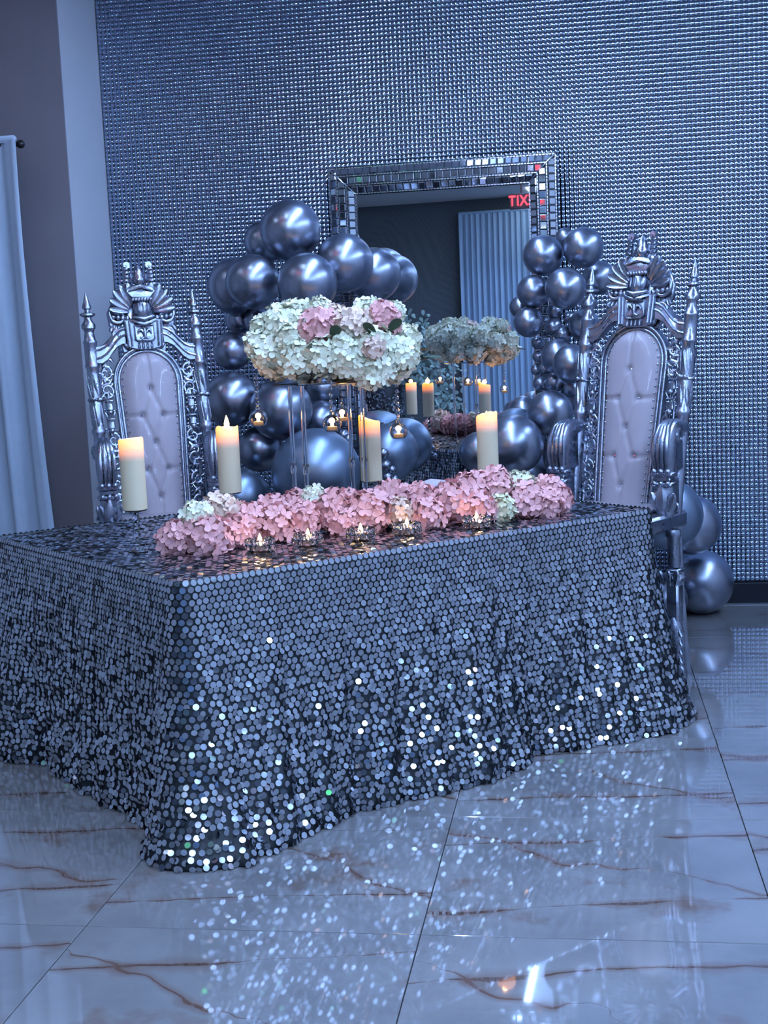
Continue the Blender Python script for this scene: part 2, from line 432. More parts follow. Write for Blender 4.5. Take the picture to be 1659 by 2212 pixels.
# ceiling: soffit with a tray, LED strips round its rim, recessed lamps added for sparkle
TRX0, TRX1, TRY0, TRY1, TRH = -0.72, 2.25, -1.0, 6.72, 0.16
ce = MB()
ce.box(((RX0 + TRX0) / 2, (RY0 + WALLY) / 2, CEIL + 0.05), (TRX0 - RX0, WALLY - RY0, 0.10))
ce.box(((TRX1 + RX1) / 2, (RY0 + WALLY) / 2, CEIL + 0.05), (RX1 - TRX1, WALLY - RY0, 0.10))
ce.box(((TRX0 + TRX1) / 2, (RY0 + TRY0) / 2, CEIL + 0.05), (TRX1 - TRX0, TRY0 - RY0, 0.10))
ce.box(((TRX0 + TRX1) / 2, (TRY1 + WALLY) / 2, CEIL + 0.05), (TRX1 - TRX0, WALLY - TRY1, 0.10))
ceiling = struct(ce.build('ceiling', M['ceil'], smooth=False), 'white ceiling with a long lit tray')
MB().box(((TRX0 + TRX1) / 2, (TRY0 + TRY1) / 2, CEIL + TRH + 0.02), (TRX1 - TRX0 + .2, TRY1 - TRY0 + .2, 0.04)).build('tray_panel', M['tray'], ceiling, smooth=False)
MB().box((TRX0 - .02, (TRY0 + TRY1) / 2, CEIL + .10), (0.04, TRY1 - TRY0, TRH)).build('tray_side', M['ceil'], ceiling, smooth=False)
MB().box((TRX1 + .02, (TRY0 + TRY1) / 2, CEIL + .10), (0.04, TRY1 - TRY0, TRH)).build('tray_side', M['ceil'], ceiling, smooth=False)
MB().box(((TRX0 + TRX1) / 2, TRY0 - .02, CEIL + .10), (TRX1 - TRX0, 0.04, TRH)).build('tray_side', M['ceil'], ceiling, smooth=False)
MB().box(((TRX0 + TRX1) / 2, TRY1 + .02, CEIL + .10), (TRX1 - TRX0, 0.04, TRH)).build('tray_side', M['ceil'], ceiling, smooth=False)
sw = 0.045
for c_, s_ in (((TRX0 + .03, (TRY0 + TRY1) / 2, CEIL + .005), (sw, TRY1 - TRY0 - .06, .02)), ((TRX1 - .03, (TRY0 + TRY1) / 2, CEIL + .005), (sw, TRY1 - TRY0 - .06, .02)),
               (((TRX0 + TRX1) / 2, TRY0 + .03, CEIL + .005), (TRX1 - TRX0 - .12, sw, .02))):
    MB().box(c_, s_, 0.004).build('led_strip', M['strip'], ceiling, smooth=False)
lamp_me = MB().lathe([(0.0, -0.004), (0.055, -0.004), (0.055, 0.0)], 16, cap=False).mesh('lamp_lens', M['lamp'])
ring_me = MB().lathe([(0.055, -0.006), (0.075, -0.006), (0.078, 0.0)], 16, cap=False).mesh('lamp_ring', M['ceil'])
for x, y in ((-1.5, 5.4), (-1.5, 3.4), (-1.5, 1.0), (-3.2, 5.0), (-3.2, 2.6), (-3.2, 0.2), (2.9, 5.6), (2.9, 3.2), (2.9, 0.8), (-1.5, -1.6)):  # unseen spots, added so the mirror tiles sparkle
    link('added_spot_ring', ring_me, ceiling, (x, y, CEIL)); link('added_spot_lens', lamp_me, ceiling, (x, y, CEIL))
for q, (x, y, colr) in enumerate(((-2.3, 4.2, (1, .1, .12)), (-2.1, 1.8, (.1, 1, .3)), (2.6, 4.4, (1, .45, .1)), (-.95, -.4, (1, .12, .2)), (2.6, 1.9, (.15, 1, .4)), (-1.0, 2.2, (1, .6, .2)))):  # unseen coloured lamps, added to put coloured glints on the mosaic
    link('added_glint_lamp', MB().lathe([(0.0, -0.03), (0.03, -0.026), (0.045, 0.0)], 12, cap=False).mesh('added_glint_lamp', mat('added_glint_lamp_%d' % q, colr, .4, emit=colr, estr=150, var=.01)), ceiling, (x, y, CEIL))
MB().box(((RX0 + RX1) / 2, -2.2, CEIL - .06), (RX1 - RX0, 2.0, .12)).build('bulkhead', M['ceil'], ceiling, smooth=False)
MB().box((-1.02, -2.55, CEIL - .128), (0.55, 0.62, .016), .003).build('light_panel', M['panel'], ceiling, smooth=False)

# ------------------------------------------------------------------ mosaic: pillow-shaped mirror tiles on the back wall
PIT = 0.0243
def mosaic():
    nx = int((2.0 + 2.625) / PIT); nz = int((CEIL - 0.125) / PIT)
    ix, iz = np.meshgrid(np.arange(nx), np.arange(nz), indexing='ij')
    ix = ix.ravel(); iz = iz.ravel()
    X = -2.625 + (ix + .5) * PIT; Z = 0.127 + (iz + .5) * PIT
    h = 0.0113
    q = np.array([-1, -.62, 0, .62, 1.]) * h
    gx, gz = np.meshgrid(q, q, indexing='ij'); gx = gx.ravel(); gz = gz.ravel()
    hy = 0.0062 - 0.0031 * ((gx / h) ** 2 + (gz / h) ** 2)
    n = len(X)
    # every sheet of 12 x 12 tiles sits a little differently, every tile too
    sh = rng.normal(0, 0.012, (64, 64, 2)); a = sh[ix // 12, iz // 12, 0] + rng.normal(0, 0.019, n); b = sh[ix // 12, iz // 12, 1] + rng.normal(0, 0.019, n)
    Y = WALLY - 0.0015 - hy[None, :] - (a[:, None] * gx[None, :] + b[:, None] * gz[None, :])
    V = np.stack([X[:, None] + gx[None, :], Y, Z[:, None] + gz[None, :]], -1)
    F = np.array([(5 * i + j, 5 * i + 5 + j, 5 * i + 6 + j, 5 * i + 1 + j) for i in range(4) for j in range(4)])
    near = (X > 0.62) & (X < 0.99) & (Z > 0.35) & (Z < 0.86)
    idx = np.where(near)[0][:300]
    keep = np.ones(n, bool); keep[idx] = False
    k = np.where(keep)[0]
    fa = (F[None] + 25 * np.arange(len(k))[:, None, None]).reshape(-1, 4)
    o = link('tile_field', np_mesh('tile_field', V[k].reshape(-1, 3), fa, M['glass_tile'], True), wall_back); o['kind'] = 'stuff'
    loc = np.stack([gx, -hy, gz], -1)
    me = np_mesh('tile', loc, F, M['glass_tile'], True)
    for i in idx:
        t = link('tile', me, wall_back, (X[i], WALLY - 0.0015, Z[i]), (-b[i], 0, -a[i]))
mosaic()

# ------------------------------------------------------------------ curtains
def curtain(name, label, x0, x1, y, z0, z1, folds, amp, flare=0.0, facing=-1, mt='curtain', gather=0.0):
    nx = folds * 10; nz = 14
    root = thing(name, label, 'curtain', ((x0 + x1) / 2, y, 0))
    vs = []; fs = []
    for j in range(nz + 1):
        t = j / nz; z = z1 + (z0 - z1) * t
        for i in range(nx + 1):
            s = i / nx
            x = x0 + (x1 - x0) * s + flare * (s - 0.0) * t * t
            k = 0.45 + 0.55 * min(1, t * 5)
            yy = amp * k * (math.sin(2 * PI * folds * s + 0.6 * math.sin(5 * s + 2 * t)) + 0.35 * math.sin(2 * PI * folds * 2.3 * s + 1))
            vs.append((x - (x0 + x1) / 2, yy, z))
    for j in range(nz):
        for i in range(nx):
            a = j * (nx + 1) + i; fs.append((a, a + 1, a + nx + 2, a + nx + 1))
    o = MB().add(vs, fs).build('fabric', M[mt], root, ang=180)
    MB().box((0, 0, z1 + 0.004), (x1 - x0, 0.03, 0.035), .012).build('heading_tape', M[mt], root)
    return root
lc = curtain('window_curtain', 'white pleated curtain hanging at the left edge against the mauve wall', -4.1, -2.805, 6.40, 0.02, 2.60, 9, 0.035, 0.08)
MB().tube([(-.75, 0.03, 2.58), (.645, 0.03, 2.58)], 0.012, 10).sphere((.655, 0.03, 2.58), 0.022).build('curtain_rod', M['rod'], lc)
curtain('backdrop_curtain', 'white pleated curtain under the red exit sign in the mirror', -2.28, 0.3, -3.05, 0.02, 3.19, 34, 0.024, mt='voile')

# ------------------------------------------------------------------ table with its sequin cloth
TA = Vector((-1.183, 3.598)); TU = Vector((0.70711, 0.70711)); TV = Vector((-0.70711, 0.70711))
LU, LV, TZ = 2.03, 1.52, 0.80
def T(u, v, z=TZ):
    p = TA + TU * u + TV * v; return (p.x, p.y, z)
YAW = math.radians(45)
tb = thing('banquet_table', 'rectangular banquet table hidden under the silver sequin cloth', 'table', T(LU / 2, LV / 2, 0), YAW)
MB().box((0, 0, TZ - .03), (LU - .03, LV - .03, .03), .005).build('tabletop', M['wood'], tb)
for sx in (-1, 1):
    for sy in (-1, 1):
        MB().tube([(sx * .85, sy * .6, 0), (sx * .85, sy * .6, TZ - .045)], .018, 10).build('leg', M['steel'], tb)

RC = 0.045
def perimeter(s):
    """point and outward normal on the rounded table outline, s from the near corner along the front, then right end, back, left end"""
    s = np.asarray(s, float)
    a, b = LU - 2 * RC, LV - 2 * RC; q = PI / 2 * RC
    seg = np.array([a, q, b, q, a, q, b, q]); cum = np.concatenate([[0], np.cumsum(seg)])
    s = np.mod(s, cum[-1]); k = np.clip(np.searchsorted(cum, s, 'right') - 1, 0, 7); r = s - cum[k]
    u = np.zeros_like(s); v = np.zeros_like(s); nu = np.zeros_like(s); nv = np.zeros_like(s)
    st = [(RC, 0, 1, 0, 0, -1), None, (LU, RC, 0, 1, 1, 0), None, (LU - RC, LV, -1, 0, 0, 1), None, (0, LV - RC, 0, -1, -1, 0), None]
    cc = [None, (LU - RC, RC, -PI / 2), None, (LU - RC, LV - RC, 0), None, (RC, LV - RC, PI / 2), None, (RC, RC, PI)]
    for i in range(8):
        mk = k == i
        if not mk.any(): continue
        if st[i]:
            x, y, dx, dy, n1, n2 = st[i]
            u[mk] = x + dx * r[mk]; v[mk] = y + dy * r[mk]; nu[mk] = n1; nv[mk] = n2
        else:
            x, y, a0 = cc[i]; an = a0 + r[mk] / RC
            u[mk] = x + RC * np.cos(an); v[mk] = y + RC * np.sin(an); nu[mk] = np.cos(an); nv[mk] = np.sin(an)
    return u, v, nu, nv, cum[-1]
PER = float(perimeter(np.array([0.0]))[4])
FS = np.array([-.02, .05, .10, .27, .40, .52, .70, .92, 1.12, 1.17, 1.27, 1.34, 1.58, 1.80, 1.96])
FF = np.array([.15, .17, .18, .15, .10, .075, .11, .155, .135, .115, .04, .06, .145, .20, .17])
a_, b_, q_ = LU - 2 * RC, LV - 2 * RC, PI / 2 * RC
s_left0 = 2 * a_ + b_ + 3 * q_          # start of the left end (far-left corner), runs to the near corner
LS = s_left0 + np.array([0, .12, .20, .27, .33, .45, .8, 1.2, 1.32, 1.40, 1.45, 1.48])
LF = np.array([.16, .15, .13, .09, .015, .03, .035, .02, .05, .11, .14, .15])
xs = np.concatenate([FS[1:], [a_ + q_ + .1, a_ + q_ + .5, a_ + q_ + 1.0, a_ + b_ + 2 * q_, a_ + b_ + 2 * q_ + .6, a_ + b_ + 2 * q_ + 1.3], LS, [PER]])
ys = np.concatenate([FF[1:], [.14, .08, .12, .16, .09, .12], LF, [.16]])
def cloth(s, t):
    """s along the rim, t 0..1 from rim to floor -> world points"""
    u, v, nu, nv, _ = perimeter(s)
    fl = np.interp(np.mod(s, PER), xs, ys)
    t = np.asarray(t, float)
    o = 0.008 + fl * np.power(np.clip(t, 0, 1), 1.7)
    o = o + t * (0.010 * np.sin(2 * PI * s / 0.21 + 3 * t) + 0.007 * np.sin(2 * PI * s / 0.087 + 5 * t + 1.3)) + 0.003 * np.sin(40 * t + 9 * s) * t
    rnd = np.clip(t / 0.02, 0, 1)
    o = o * (0.35 + 0.65 * rnd)
    # the near corner spreads into a little train on the floor
    dc = np.minimum(np.mod(s, PER), PER - np.mod(s, PER))
    o = o + 0.05 * np.exp(-(dc / 0.07) ** 2) * np.clip((t - .7) / .3, 0, 1) ** 2
    u = u + nu * o; v = v + nv * o
    z = (TZ + 0.006) * (1 - t) + 0.006
    return np.stack([TA.x + TU.x * u + TV.x * v, TA.y + TU.y * u + TV.y * v, z], -1)

tc_root = thing('tablecloth', 'silver sequin tablecloth reaching the floor on all sides', 'tablecloth', (0, 0, 0))
def cloth_meshes():
    s = np.unique(np.round(np.concatenate([np.linspace(0, PER, 420, endpoint=False), np.arange(0, .22, .004), np.arange(PER - .24, PER - .001, .004)] + [np.arange(c0 - .05, c0 + q_ + .05, .008) for c0 in (a_, a_ + q_ + b_, 2 * a_ + 2 * q_ + b_)]), 4))
    ns, ntt = len(s), 34; t = np.linspace(0, 1, ntt)
    S, Tt = np.meshgrid(s, t, indexing='ij')
    V = cloth(S.ravel(), Tt.ravel())
    ids = np.arange(ns * ntt).reshape(ns, ntt); nxt = np.roll(ids, -1, axis=0)
    F = np.stack([ids[:, :-1], ids[:, 1:], nxt[:, 1:], nxt[:, :-1]], -1).reshape(-1, 4)
    o = link('skirt', np_mesh('skirt', V, F, M['cloth'], True), tc_root)
    sd = o.modifiers.new('thick', 'SOLIDIFY'); sd.thickness = 0.002; sd.offset = -1
    top = [T(*p, TZ + .006) for p in ((RC * .3, RC * .3), (LU - RC * .3, RC * .3), (LU - RC * .3, LV - RC * .3), (RC * .3, LV - RC * .3))]
    MB().add(top + [(p[0], p[1], TZ + .001) for p in top], [(0, 1, 2, 3), (7, 6, 5, 4), (0, 4, 5, 1), (1, 5, 6, 2), (2, 6, 7, 3), (3, 7, 4, 0)]).build('top_panel', M['cloth'], tc_root, smooth=False)
    # --- sequins
    R = 0.0098; K = 10
    an = np.arange(K) * 2 * PI / K
    rows = []
    dr = 0.0190; ds = 0.0222; nrow = int((TZ + .02) / dr)
    P = []; Nn = []
    sd_ = np.linspace(0, PER, 3000)
    for j in range(nrow):
        tt = (0.006 + j * dr) / (TZ + .006)
        if tt > 1.0: break
        pl_ = cloth(sd_, np.full(len(sd_), tt)); le = np.concatenate([[0], np.cumsum(np.linalg.norm(np.diff(pl_, axis=0), axis=1))])
        n = int(le[-1] / ds); ss = np.interp((np.arange(n) + 0.5 * (j % 2)) * le[-1] / n + rng.normal(0, 0.0036, n) * min(1, j / 26) * (j > 6), le, sd_)
        te = np.full(n, tt) + rng.normal(0, .0034, n) * min(1, .15 + j / 26)
        te = np.clip(te, 0, 1)
        p = cloth(ss, te); ps_ = cloth(ss + .004, te); pt_ = cloth(ss, np.clip(te + .004, 0, 1.01))
        e1 = ps_ - p; e2 = pt_ - p
        e1 /= np.linalg.norm(e1, axis=1, keepdims=True); nn = np.cross(e2, e1); nn /= np.linalg.norm(nn, axis=1, keepdims=True)
        u_, v_, nu, nv, _ = perimeter(ss)
        outw = np.stack([TU.x * nu + TV.x * nv, TU.y * nu + TV.y * nv, np.zeros(n)], -1)
        sg = np.sign((nn * outw).sum(1, keepdims=True)); nn = nn * np.where(sg == 0, 1, sg)
        sig = 0.045 + 0.21 * tt ** 1.1
        n0 = nn.copy()
        nn = nn + rng.normal(0, sig, (n, 3)); nn[:, 2] += rng.normal(0, sig * .5, n)
        nn /= np.linalg.norm(nn, axis=1, keepdims=True)
        P.append(p + n0 * (0.004 + .002 * tt) + outw * .0015); Nn.append(nn)
    nside = sum(len(p) for p in P)
    nu_ = int(LU / ds); nv_ = int(LV / dr)
    iu, iv = np.meshgrid(np.arange(nu_), np.arange(nv_), indexing='ij')
    uu = (iu.ravel() + .5 * (iv.ravel() % 2) + .3) * LU / nu_; vv = (iv.ravel() + .5) * LV / nv_
    ok = (uu < LU - .004); uu = uu[ok]; vv = vv[ok]; n = len(uu)
    wav = 0.0025 * np.sin(uu * 31 + 4 * np.sin(vv * 9)) + .0025 * np.sin(vv * 37 + uu * 8)
    p = np.stack([TA.x + TU.x * uu + TV.x * vv, TA.y + TU.y * uu + TV.y * vv, np.full(n, TZ + .0095)], -1)
    nn = np.stack([rng.normal(0, .13, n), rng.normal(0, .13, n), np.ones(n)], -1)
    P.append(p); Nn.append(nn / np.linalg.norm(nn, axis=1, keepdims=True))
    P = np.concatenate(P); Nn = np.concatenate(Nn)
    ref = np.where(np.abs(Nn[:, 2:3]) > .8, np.array([[1., 0, 0]]), np.array([[0, 0, 1.]]))
    e1 = np.cross(ref, Nn); e1 /= np.linalg.norm(e1, axis=1, keepdims=True); e2 = np.cross(Nn, e1)
    V = P[:, None, :] + R * (np.cos(an)[None, :, None] * e1[:, None, :] + np.sin(an)[None, :, None] * e2[:, None, :])
    lift = np.maximum(0, 0.002 - V[..., 2].min(axis=1)); V[..., 2] += lift[:, None]; P[:, 2] += lift
    d = np.linalg.norm(P - np.array([0, 0, CAMZ]), axis=1)
    face = ((np.array([[0, 0, CAMZ]]) - P) * Nn).sum(1) > 0
    front = np.zeros(len(P), bool); front[:nside] = True
    uu_ = (P[:, 0] - TA.x) * TU.x + (P[:, 1] - TA.y) * TU.y
    cand = np.where(face & front & (uu_ > 0.02) & (P[:, 2] < TZ - .03))[0]
    idx = cand[np.argsort(d[cand])[:300]]
    keep = np.ones(len(P), bool); keep[idx] = False; k = np.where(keep)[0]
    Fc = np.arange(K)[None, :] + K * np.arange(len(k))[:, None]
    o = link('sequin_field', np_mesh('sequin_field', V[k].reshape(-1, 3), Fc, M['sequin']), tc_root); o['kind'] = 'stuff'
    dm = np_mesh('sequin', np.stack([R * np.cos(an), R * np.sin(an), np.zeros(K)], -1), np.arange(K)[None, :], M['sequin'])
    for i in idx:
        mm = Matrix.Identity(4)
        for r_ in range(3):
            mm[r_][0] = e1[i][r_]; mm[r_][1] = e2[i][r_]; mm[r_][2] = Nn[i][r_]; mm[r_][3] = P[i][r_]
        q = link('sequin', dm, tc_root); q.matrix_world = mm
cloth_meshes()

# ------------------------------------------------------------------ standing mirror with mosaic frame
mir = thing('floor_mirror', 'tall standing mirror in a wide frame of small mirror tiles', 'mirror', (-0.726, 7.0986, 0.0), -0.035)
MW, MH, FWD = 0.6125, 2.45, 0.142
MB().box((0, 0.022, MH / 2), (MW * 2 - .006, 0.03, MH), .003).build('backing', M['grout'], mir, smooth=False)
MB().add([(-MW + FWD - .004, 0, .15), (MW - FWD + .004, 0, .15), (MW - FWD + .004, 0, MH - FWD - .006), (-MW + FWD - .004, 0, MH - FWD - .006)], [(0, 1, 2, 3)]).build('glass', M['mirror'], mir, smooth=False)
fr_me = MB().add([(-.5, -.5, 0), (.5, -.5, 0), (.5, .5, 0), (-.5, .5, 0), (-.38, -.38, .0035), (.38, -.38, .0035), (.38, .38, .0035), (-.38, .38, .0035)],
                 [(4, 5, 6, 7), (0, 1, 5, 4), (1, 2, 6, 5), (2, 3, 7, 6), (3, 0, 4, 7)]).mesh('frame_tile', M['ftile'], smooth=False)
def mirror_frame():
    rest = MB(); count = 0
    sides = (('top', Vector((-MW, 0, MH)), Vector((1, 0, 0)), Vector((0, 0, -1)), 2 * MW), ('left', Vector((-MW, 0, MH)), Vector((0, 0, -1)), Vector((1, 0, 0)), MH - .01),
             ('right', Vector((MW, 0, MH)), Vector((0, 0, -1)), Vector((-1, 0, 0)), MH - .01), ('bottom', Vector((-MW, 0, .01)), Vector((1, 0, 0)), Vector((0, 0, 1)), 2 * MW))
    for nm, org, al, inn, Ls in sides:
        slab = [(0.0, 0.0), (0.004, -.010), (.046, -.032), (.096, -.034), (.142, -.006), (.142, 0.02)]
        bk = MB(); vs = []
        for o, y in slab:
            for e in (0, 1):
                p = org + inn * o + al * (o if e == 0 else Ls - o); vs.append((p.x, y, p.z))
        fs = [(2 * i, 2 * i + 2, 2 * i + 3, 2 * i + 1) for i in range(len(slab) - 1)]
        bk.add(vs, fs).build('frame_rail', M['grout'], mir, smooth=False)
        for o0, o1, y0, y1 in ((.005, .042, -.012, -.031), (.052, .091, -.036, -.036), (.102, .138, -.031, -.010)):
            om = (o0 + o1) / 2; n = int(round((Ls - 2 * om) / .0405)); st = (Ls - 2 * om) / n; wd = math.hypot(o1 - o0, y1 - y0)
            ac = Vector((inn.x * (o1 - o0), y1 - y0, inn.z * (o1 - o0))).normalized(); nr = al.cross(ac)
            if nr.y > 0: nr = -nr
            for k in range(n):
                c = org + inn * om + al * (om + st * (k + .5)); c.y = (y0 + y1) / 2 - .001
                if k in (0, n - 1) and nm in ('top', 'bottom') and False: continue
                R = Euler((random.gauss(0, .018), random.gauss(0, .018), random.gauss(0, .018))).to_matrix()
                a = R @ al; b = R @ ac; q = R @ nr
                mm = Matrix.Identity(4)
                sg = 1 if a.cross(b).dot(q) > 0 else -1
                for r_ in range(3):
                    mm[r_][0] = a[r_] * (st - .004); mm[r_][1] = sg * b[r_] * (wd - .003); mm[r_][2] = q[r_]; mm[r_][3] = c[r_]
                if c.z > 1.55 and nm != 'bottom':
                    t = link('mirror_tile', fr_me, mir); t.matrix_local = mm
                else:
                    rest.add([tuple(mm @ v.co) for v in fr_me.vertices], [tuple(p.vertices) for p in fr_me.polygons])
        for o, y in ((.002, -.010), (.047, -.036), (.0965, -.037), (.141, -.010)):
            bd = MB(); n = int((Ls - 2 * o) / .017)
            for k in range(n):
                c = org + inn * o + al * (o + (Ls - 2 * o) * (k + .5) / n)
                sz = (.0135, .006, .0065) if abs(al.x) > .5 else (.0065, .006, .0135)
                bd.box((c.x, y, c.z), sz)
            bd.build('bead_strip', M['bead'], mir, smooth=False)
    for sx in (-1, 1):
        MB().tube([(sx * MW, -.012, MH), (sx * (MW - .047), -.037, MH - .047), (sx * (MW - .0965), -.038, MH - .0965), (sx * (MW - .141), -.012, MH - .141)], .004, 6).build('mitre_strip', M['bead'], mir)
    o = rest.build('mirror_tile_field', M['ftile'], mir, smooth=False); o['kind'] = 'stuff'
mirror_frame()

# ------------------------------------------------------------------ throne chairs
REC = 0.213
def sheared(mb): return mb.map(lambda x, y, z: (x, y + (z - .735) * REC, z))
def halfw(z):
    if z <= 1.36: return 0.108 + (z - .735) / (1.36 - .735) * 0.024
    k = min(1.0, (z - 1.36) / 0.14); return 0.132 * math.sqrt(max(0.0, 1 - k * k))
BUT = [(0, 1.33), (-.048, 1.205), (.048, 1.205), (0, 1.08), (-.048, .955), (.048, .955), (0, .83)]
CRE = [((0, 1.33), (0, 1.5)), ((0, 1.33), (-.048, 1.205)), ((0, 1.33), (.048, 1.205)), ((-.048, 1.205), (0, 1.08)), ((.048, 1.205), (0, 1.08)), ((0, 1.08), (-.048, .955)), ((0, 1.08), (.048, .955)),
       ((-.048, .955), (0, .83)), ((.048, .955), (0, .83)), ((0, .83), (0, .72)), ((-.048, 1.205), (-.13, 1.205)), ((.048, 1.205), (.13, 1.205)), ((-.048, .955), (-.13, .955)), ((.048, .955), (.13, .955))]
def segd(x, z, a, b):
    ax, az = a; bx_, bz = b; dx, dz = bx_ - ax, bz - az
    k = max(0, min(1, ((x - ax) * dx + (z - az) * dz) / (dx * dx + dz * dz))); return math.hypot(x - ax - k * dx, z - az - k * dz)
def outline(off, n=18):
    pts = [(-halfw(z) - off, z) for z in np.linspace(.735, 1.36, 8)]
    for k in range(1, n):
        a = PI - PI * k / n; pts.append(((.132 + off) * math.cos(a), 1.36 + (.14 + off) * math.sin(a)))
    pts += [(halfw(z) + off, z) for z in np.linspace(1.36, .735, 8)]
    return pts
def spiral(cx, cz, r, a0, turns, sgn, y, n=16, k=.75):
    return [(cx + r * (1 - k * i / n) * math.cos(a0 + sgn * 2 * PI * turns * i / n), y, cz + r * (1 - k * i / n) * math.sin(a0 + sgn * 2 * PI * turns * i / n)) for i in range(n + 1)]

def throne_meshes():
    D = {}
    # tufted panel
    nx, nz = 26, 76; vs = []; fs = []
    for j in range(nz + 1):
        z = .70 + (1.4995 - .70) * j / nz; hw = max(.004, halfw(z))
        for i in range(nx + 1):
            s = -1 + 2 * i / nx; x = s * hw
            d = .040 * (1 - abs(s) ** 3.5) * min(1, (1.503 - z) / .05) ** .5
            for bx_, bz in BUT: d -= .022 * math.exp(-((x - bx_) ** 2 + (z - bz) ** 2) / .012 ** 2)
            cr = min(segd(x, z, *c) for c in CRE)
            d -= .009 * math.exp(-(cr / .006) ** 2)
            vs.append((x, -.005 - d, z))
    for j in range(nz):
        for i in range(nx):
            a = j * (nx + 1) + i; fs.append((a, a + 1, a + nx + 2, a + nx + 1))
    mb = MB().add(vs, fs); mb.prism([(p[0], p[1]) for p in outline(.004)][::-1], 0.0, .03)
    D['back_panel'] = (sheared(mb), 'leather', 180)
    fm = MB()
    fm.tube([(x, -.008, z) for x, z in outline(.007)], .0085, 8); fm.tube([(x, -.012, z) for x, z in outline(.026)], .0075, 8)
    o1 = outline(.006); o2 = outline(.030); n = len(o1)
    vs = [(x, y, z) for o in (o1, o2) for (x, z) in o for y in (-.008, .03)]
    fs = []
    for i in range(n - 1):
        a, b = 2 * i, 2 * (i + 1); c, d = 2 * n + 2 * i, 2 * n + 2 * (i + 1)
        fs += [(a, b, d, c), (c, d, d + 1, c + 1), (a + 1, c + 1, d + 1, b + 1), (a, a + 1, b + 1, b)]
    fm.add(vs, fs)
    D['back_frame'] = (sheared(fm), 'silver', 50)
    nh = MB(); o = outline(-.012, 16)
    for x, z in o: pass
    acc = [(-(halfw(z) - .010), z) for z in np.arange(.76, 1.36, .031)] + [((.122) * math.cos(a), 1.36 + .13 * math.sin(a)) for a in np.linspace(PI * .95, PI * .05, 12)] + [(halfw(z) - .010, z) for z in np.arange(.76, 1.36, .031)]
    for x, z in acc: nh.sphere((x, -.017, z), .0052, 8, 5)
    D['nail_heads'] = (sheared(nh), 'bead', 60)
    # posts: finial, turned shaft, leaf wrap
    prof = [(.026, .66), (.028, .70), (.028, 1.08), (.026, 1.125), (.033, 1.135), (.033, 1.15), (.026, 1.16), (.028, 1.20), (.032, 1.27), (.029, 1.29), (.032, 1.31), (.030, 1.40), (.028, 1.432), (.034, 1.44), (.034, 1.45), (.031, 1.455), (.031, 1.55), (.033, 1.553), (.033, 1.56), (.028, 1.565), (.022, 1.60), (.024, 1.612), (.033, 1.622), (.033, 1.638), (.020, 1.655), (.017, 1.672), (.018, 1.676)]
    for sx, nm in ((-1, 'L'), (1, 'R')):
        mb = MB().lathe(prof, 20, (sx * .252, 0, 0))
        for k in range(6):
            a = 2 * PI * k / 6; dx, dy = math.cos(a), math.sin(a)
            mb.leaf((sx * .252 + dx * .026, dy * .026, 1.29), (-dx * .02 + dy * .16, -dy * .02 - dx * .16, 1), .12, .024, (dx, dy, 0), .009)
            mb.leaf((sx * .252 + dx * .026, dy * .026, 1.285), (-dx * .02 - dy * .1, -dy * .02 + dx * .1, -1), .12, .022, (dx, dy, 0), .009)
        mb.tube([(sx * .252 + .033 * math.cos(a), .033 * math.sin(a), 1.288 + .004 * math.sin(3 * a)) for a in np.linspace(0, 2 * PI, 17)], .006, 6)
        mb.sphere((sx * .252 - .012, -.036, 1.295), .012, 8, 6, (1.2, .6, .8)); mb.sphere((sx * .252 + .014, -.036, 1.292), .012, 8, 6, (1.2, .6, .8))
        D['post_' + nm] = (sheared(mb), 'silver', 45)
        D['finial_' + nm] = (sheared(MB().lathe([(.017, 1.672), (.036, 1.682), (.036, 1.690), (.013, 1.696), (.012, 1.708), (.021, 1.714), (.022, 1.722), (.014, 1.745), (.006, 1.775), (.001, 1.792)], 16, (sx * .252, 0, 0))), 'silver', 45)
        # rear leg below the seat
        D['rear_leg_' + nm] = (MB().tube([(sx * .25, .0, .68), (sx * .252, .02, .4), (sx * .256, .07, 0.0)], [.026, .024, .022], 8), 'silver', 45)
        # shoulder rail (ogee)
        up = [(.085, 1.625), (.11, 1.618), (.135, 1.60), (.16, 1.572), (.185, 1.548), (.21, 1.536), (.235, 1.533)]
        lo = [(.235, 1.455), (.21, 1.452), (.18, 1.47), (.155, 1.50), (.13, 1.527), (.10, 1.545), (.085, 1.545)]
        ol = [(sx * x, z) for x, z in up + lo]
        if sx > 0: ol = ol[::-1]
        mb = MB().prism(ol, -.022, .022, .006)
        for off in (.016, .055):
            mb.tube([(sx * x, -.022, z - off * (.7 + .3 * i / 6)) for i, (x, z) in enumerate(up)], .006, 6)
        D['shoulder_' + nm] = (sheared(mb), 'silver', 45)
        # pierced scrollwork between frame and post
        mb = MB()
        for k, zc in enumerate((.80, .90, 1.0, 1.10, 1.33, 1.41)):
            xc = sx * (.187 if zc < 1.2 else .196); s = 1 if k % 2 else -1
            mb.tube(spiral(xc, zc, .034, s * PI / 2, 1.15, s * sx, -.004), [.0085 - .0035 * i / 16 for i in range(17)], 7)
            mb.tube([(xc - sx * .024, 0, zc - s * .03), (xc - sx * .012, -.006, zc - s * .047), (xc + sx * .014, -.004, zc - s * .055), (xc + sx * .026, 0, zc - s * .04)], [.007, .009, .008, .005], 7)
            for q in range(4):
                an = PI / 2 * q + .6 * k
                mb.leaf((xc + .012 * math.cos(an), -.004, zc + .012 * math.sin(an)), (math.cos(an), -.1, math.sin(an)), .034, .019, (0, -1, 0), .008)
